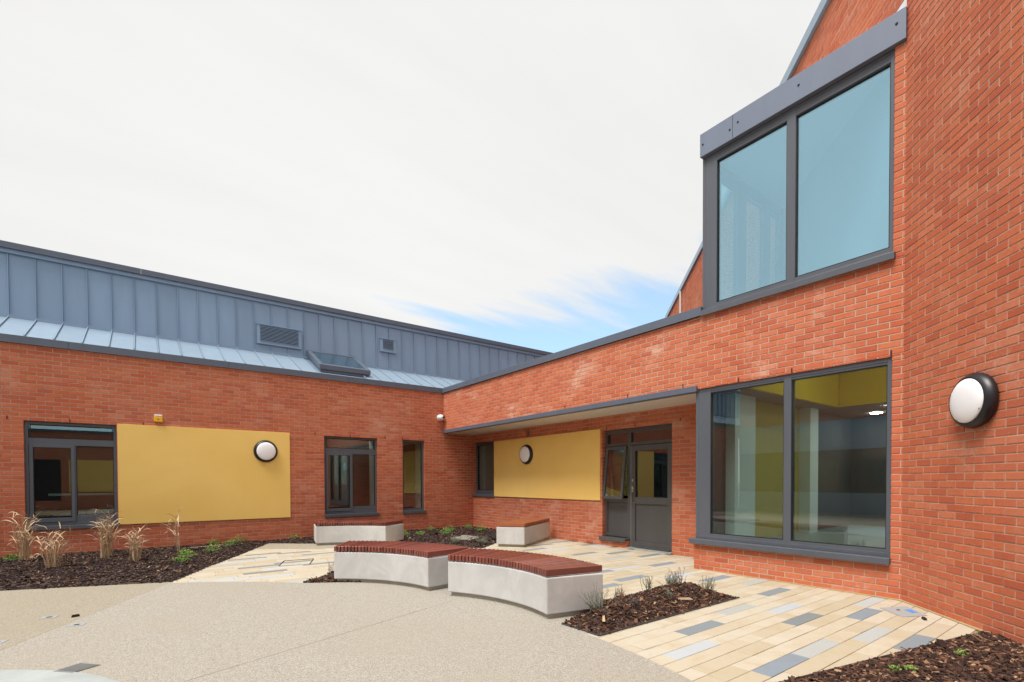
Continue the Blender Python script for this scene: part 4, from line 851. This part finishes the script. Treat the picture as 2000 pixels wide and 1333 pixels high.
edging([(2.6, 1.705), (3.44, 1.525), (5.72, 1.03)], 'thin metal edging between the cream pavers and lower right mulch')
edging([(3.13, 3.42), (3.15, 2.965), (5.47, 2.965)], 'thin metal edging along the mulch bed beside the nearest bench')

# plants
def grass(x, y, h, n, lean, label):
    z = bedz(x, y); g = MB()
    def ribbon(p, d, l_, w_, curl, seg, r_):
        p = Vector(p); d = Vector(d).normalized(); side = d.cross(Vector((0, 0, 1)))
        side = (side if side.length > .05 else Vector((1, 0, 0))).normalized(); side = Matrix.Rotation(random.uniform(-1.2, 1.2), 3, d)@side; vs_ = []; tw = random.gauss(0, .25)
        for i in range(seg+1):
            s = i/seg; ww = w_*min(1, .45+s*2)*(1-s**2.2*.92); vs_ += [tuple(p-side*ww), tuple(p+side*ww)]
            p = p+d*(l_/seg); d = (d+Vector((0, 0, -curl*(.25+s)/seg))+Vector((random.gauss(0, .03), random.gauss(0, .03), 0))).normalized(); side = Matrix.Rotation(tw, 3, d)@side; side = (side-d*side.dot(d)).normalized()
        g.add(vs_, [(2*i, 2*i+1, 2*i+3, 2*i+2) for i in range(seg)], r_)
    for _ in range(n):
        a = random.uniform(0, 6.28); t_ = random.uniform(.02, .22)*lean; bx, by = x+random.gauss(0, .045), y+random.gauss(0, .045); d0_ = Vector((math.cos(a)*t_, math.sin(a)*t_, 1)).normalized(); hs = h*random.uniform(.45, .95)
        ribbon((bx, by, z-.01), d0_, hs, random.uniform(.0035, .006), random.uniform(0, .25), 7, random.random()*.7)
        for q in range(random.choice((0, 1, 1, 2, 3))):
            s = random.uniform(.35, .98); aa = random.uniform(0, 6.28); up = random.uniform(.7, 2.2)
            ribbon(Vector((bx, by, z))+d0_*hs*s, (math.cos(aa), math.sin(aa), up), random.uniform(.14, .30)*(h/.75), random.uniform(.0045, .009), random.uniform(1.0, 4.6), 9, min(1, .35+random.random()*.65))
    o = g.build('ornamental_grass', 'grass_dry', None, attr=True, loc=(x, y, z)); return tag(o, label, 'grass clump', 'dry ornamental grasses in the left bed')
grass(-1.61, 11.39, 0.86, 46, 1.4, 'tall dry grass clump nearest the left edge, in front of the window corner')
grass(-1.12, 10.16, 0.72, 42, 1.6, 'dry straw grass clump standing forward in the left bed, bent sideways')
grass(-0.54, 11.04, 0.88, 62, 0.8, 'densest upright dry grass clump in front of the right window sash')
grass(-0.13, 10.24, 0.62, 46, 0.9, 'short bushy dry grass clump below the left corner of the yellow panel')
grass(0.46, 11.11, 0.84, 10, 0.7, 'sparse thin dry grass clump with one tall stem before the yellow panel')
def sedum(x, y, r, label, dens=1.0):
    z = bedz(x, y); g = MB()
    r *= 0.97
    ring_ = [(x+r*.75*math.cos(k*.785), y+r*.75*math.sin(k*.785), z) for k in range(8)]; g.add(ring_+[(x, y, z+r*.35)], [(k, (k+1) % 8, 8) for k in range(8)], 0.0)
    for _ in range(int(170*dens)):
        a = random.uniform(0, 6.28); q = r*math.sqrt(random.random()); px, py = x+q*math.cos(a), y+q*math.sin(a); pz = z+r*0.75*(1-(q/r)**2)*random.uniform(.3, 1.1)+0.01
        b_ = random.uniform(0, 6.28); l_ = random.uniform(.012, .026)*(1+r); el = random.uniform(.2, 1.2); d_ = Vector((math.cos(b_)*math.cos(el), math.sin(b_)*math.cos(el), math.sin(el))); s_ = d_.orthogonal().normalized()*l_*0.35; u_ = d_.cross(s_)*0.5; c = Vector((px, py, pz))
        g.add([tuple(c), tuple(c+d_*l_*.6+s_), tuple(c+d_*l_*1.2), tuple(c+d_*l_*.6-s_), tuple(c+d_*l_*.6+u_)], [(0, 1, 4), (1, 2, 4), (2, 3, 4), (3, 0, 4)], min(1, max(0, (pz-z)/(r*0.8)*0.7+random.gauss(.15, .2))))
    o = g.build('green_plant', 'leaf_green', None, attr=True, loc=(x, y, z)); return tag(o, label, 'plant', 'low green plants in the mulch beds')
for x, y, r, lb in ((0.58, 10.61, .13, 'green plant at the foot of the sparse grass clump'), (0.60, 10.25, .14, 'bright green plant right below the sparse grass clump'), (0.48, 9.7, .13, 'front most green plant of the left bed near the path'), (1.15, 11.98, .14, 'green plant close to the wall below the yellow panel'),
                  (1.39, 11.62, .15, 'left plant of the close pair below the yellow panel'), (1.64, 12.12, .20, 'largest green plant by the wall below the yellow panel'), (1.02, 10.85, .16, 'bright green plant near the slanted path edge'), (2.77, 12.16, .13, 'lone green plant just left of the back bench'),
                  (5.36, 10.87, .13, 'small green plant right of the back bench'), (6.07, 11.72, .12, 'small green plant by the wall under the narrow window'), (5.94, 10.7, .18, 'bright yellow green plant in the middle of the corner bed'), (6.33, 11.17, .17, 'green plant touching the bright one in the corner bed'),
                  (7.05, 10.84, .17, 'green leafy plant near the straight bench'), (7.24, 11.75, .13, 'green plant deep in the wall corner'), (-1.77, 11.6, .14, 'green shoots under the grass clump nearest the left edge'), (4.95, 11.0, .16, 'green plant half hidden by the right end of the back bench'),
                  (4.79, .91, .030, 'tiny green seedling alone in the lower right mulch'), (4.04, 1.10, .04, 'left tiny seedling at the lower edge of the right mulch'), (4.07, 1.02, .03, 'right tiny seedling at the lower edge of the right mulch')):
    sedum(x, y, r, lb, 0.22 if r < .05 else 1.0)
def lavender(x, y, h, n, label, mat='lavender_leaf', sp=0.6):
    z = bedz(x, y); g = MB()
    for _ in range(n):
        a = random.uniform(0, 6.28); l_ = h*random.uniform(.5, 1.1); k = random.uniform(.05, sp); b0 = Vector((x+random.gauss(0, .03), y+random.gauss(0, .03), z-0.01)); d_ = Vector((math.cos(a)*k, math.sin(a)*k, 1)).normalized(); tip = b0+d_*l_+Vector((0, 0, -0.02*k))
        r_ = random.random(); g.tube([b0, b0+d_*l_*.5+Vector((random.gauss(0, .006), random.gauss(0, .006), 0)), tip], [.0022, .0017, .0012], 4, r_*.5)
        for q in range(9):
            s = random.uniform(.25, 1.0); p = b0+d_*l_*s; aa = random.uniform(0, 6.28); le = Vector((math.cos(aa)*.8, math.sin(aa)*.8, random.uniform(.3, 1.0))).normalized(); l2 = random.uniform(.018, .034); sd_ = le.orthogonal().normalized()*.0028
            g.add([tuple(p-sd_), tuple(p+sd_), tuple(p+le*l2)], [(0, 1, 2)], random.random())
    o = g.build('lavender_plant', mat, None, attr=True, loc=(x, y, z)); return tag(o, label, 'shrub', 'grey lavender plants in the beds')
lavender(4.98, 3.52, .20, 55, 'dense grey green lavender mound on top of the mulch mound', sp=1.0)
lavender(5.20, 3.60, .27, 26, 'dark twiggy lavender standing tallest on the mulch mound', 'lavender_bare', .5)
lavender(5.36, 3.30, .22, 34, 'green upright lavender at the right of the mulch mound', sp=.6)
lavender(4.15, 3.62, .17, 22, 'low grey twiggy lavender near the back of the bench end', 'lavender_bare', .8)
lavender(4.42, 3.42, .19, 20, 'thin green lavender left of the mound top', sp=.5)
lavender(4.5, 3.22, .11, 12, 'small lavender sprig low on the mulch mound', sp=.5)
lavender(3.52, 3.33, .27, 46, 'sprawling grey lavender leaning on the nearest bench end', sp=1.3)
lavender(3.9, 3.22, .13, 16, 'small pale lavender between bench end and mound', 'lavender_bare', .9)
lavender(5.20, 9.0, .20, 50, 'grey lavender left of the stone slab', sp=1.2)
lavender(5.69, 8.72, .20, 50, 'grey lavender in front of the stone slab', sp=1.2)
lavender(6.30, 9.10, .26, 40, 'bare twiggy lavender beside the straight bench', 'lavender_bare', .8)
lavender(2.13, 7.18, .24, 9, 'thin bare twig in the mulch patch left of the middle bench', 'lavender_bare', .4)

# small ground things
m = MB(); m.prism([(5.45, 9.62), (6.02, 10.0), (6.14, 9.36), (5.62, 9.05)], 0.03, 0.095); tag(m.build('stone_slab', 'slab', None, bevel=0.01), 'weathered flat stone slab lying in the corner bed', 'slab')
t_ = thing('access_cover', (6.22, 1.63, 0), 'pale metal access cover with blue sticker at the foot of the angled wall', 'cover')
m = MB(); m.prism([(6.20, 1.83), (6.50, 1.685), (6.22, 1.44), (5.96, 1.57)], -0.01, 0.006); m.build('cover_plate', 'cover_plate', t_)
m = MB(); m.prism([(6.30, 1.645), (6.36, 1.612), (6.28, 1.53), (6.21, 1.562)], 0.0055, 0.0085); m.build('sticker', 'sticker_blue', t_)
m = MB(); m.prism([(6.235, 1.70), (6.265, 1.685), (6.245, 1.665), (6.215, 1.68)], 0.0055, 0.0085); m.build('keyhole', 'dark_gap', t_)
t_ = thing('recessed_cover', (2.04, 8.78, 0), 'recessed paver-filled access cover outlined in dark metal in the left paving', 'cover')
cv = [(1.72, 8.59), (1.91, 9.10), (2.37, 9.02), (2.16, 8.46)]
for i in range(4):
    a, b = np.array(cv[i]), np.array(cv[(i+1) % 4]); d_ = (b-a)/np.linalg.norm(b-a); n_ = np.array([-d_[1], d_[0]])*(0.008 if i != 1 else 0.02)
    m = MB(); m.prism([tuple(a+n_), tuple(b+n_), tuple(b-n_), tuple(a-n_)], -0.01, 0.004); m.build('rim', 'dark_gap' if i != 3 else 'grate', t_)
t_ = thing('drain_grate', (-0.40, 4.76, 0), 'small grey drain grate at the edge of the pale concrete circle', 'drain')
gp = [(-0.545, 4.735), (-0.39, 4.845), (-0.275, 4.715), (-0.435, 4.625)]
m = MB(); m.prism(gp, -0.01, 0.009); m.build('grate_tray', 'grate', t_)
for i in range(1, 12):
    k = i/12; a = np.array(gp[0])*(1-k)+np.array(gp[1])*k; b = np.array(gp[3])*(1-k)+np.array(gp[2])*k; n_ = (np.array(gp[1])-np.array(gp[0]))/12*0.22
    m = MB(); m.prism([tuple(a+n_), tuple(b+n_), tuple(b-n_), tuple(a-n_)], 0.0085, 0.0125); m.build('grate_bar', 'grate', t_)
for x, y, lb in ((-0.78, 6.71, 'small pale metal lid in the gravel nearer the mulch bed'), (-0.53, 6.19, 'small pale metal lid in the gravel on the bay joint'), (-1.02, 5.93, 'small pale metal lid in the gravel at the left edge')):
    t_ = thing('gravel_lid', (x, y, 0), lb, 'lid', 'small metal lids in the gravel')
    m = MB(); m.prism([(x-.07, y-.03), (x+.05, y-.06), (x+.07, y+.03), (x-.05, y+.06)], 0.0, 0.007); m.build('lid_plate', 'cover_plate', t_); m = MB(); m.prism([(x-.025, y-.012), (x+.015, y-.02), (x+.025, y+.012), (x-.015, y+.02)], 0.0068, 0.009); m.build('keyhole', 'dark_gap', t_)
def woodchip(x, y, l_, w_, h, a, label, mat='bark_brown', rv=.2):
    d_ = np.array([math.cos(a), math.sin(a)])*l_/2; n_ = np.array([-math.sin(a), math.cos(a)])*w_/2; c = np.array([x, y]); g = MB(); z0 = bedz(x, y)
    P = [c-d_-n_, c+d_-n_*.7, c+d_*.9+n_, c-d_+n_*.8]; g.hexa([(*p, z0) for p in P]+[(*(c+(p-c)*.8), z0+h) for p in P], rv); tag(g.build('wood_chip', mat, None, attr=True, loc=(x, y, z0)), label, 'wood chip')
woodchip(-0.57, 6.58, .065, .032, .022, .3, 'single dark bark chip lying on the pale gravel')
woodchip(0.96, 11.55, .75, .018, .02, .25, 'long pale stick lying in the left bed below the yellow panel', 'grass_dry', .8)
woodchip(6.03, 1.42, .07, .03, .018, .5, 'dark bark chip on the paving beside the access cover')
woodchip(3.42, 3.16, .24, .03, .02, .75, 'pale split wood sliver at the corner of the mulch by the nearest bench', 'grass_dry', .3)
woodchip(4.62, 3.15, .26, .022, .02, -.6, 'pale long wood sliver on the front of the mulch mound', 'grass_dry', .6)
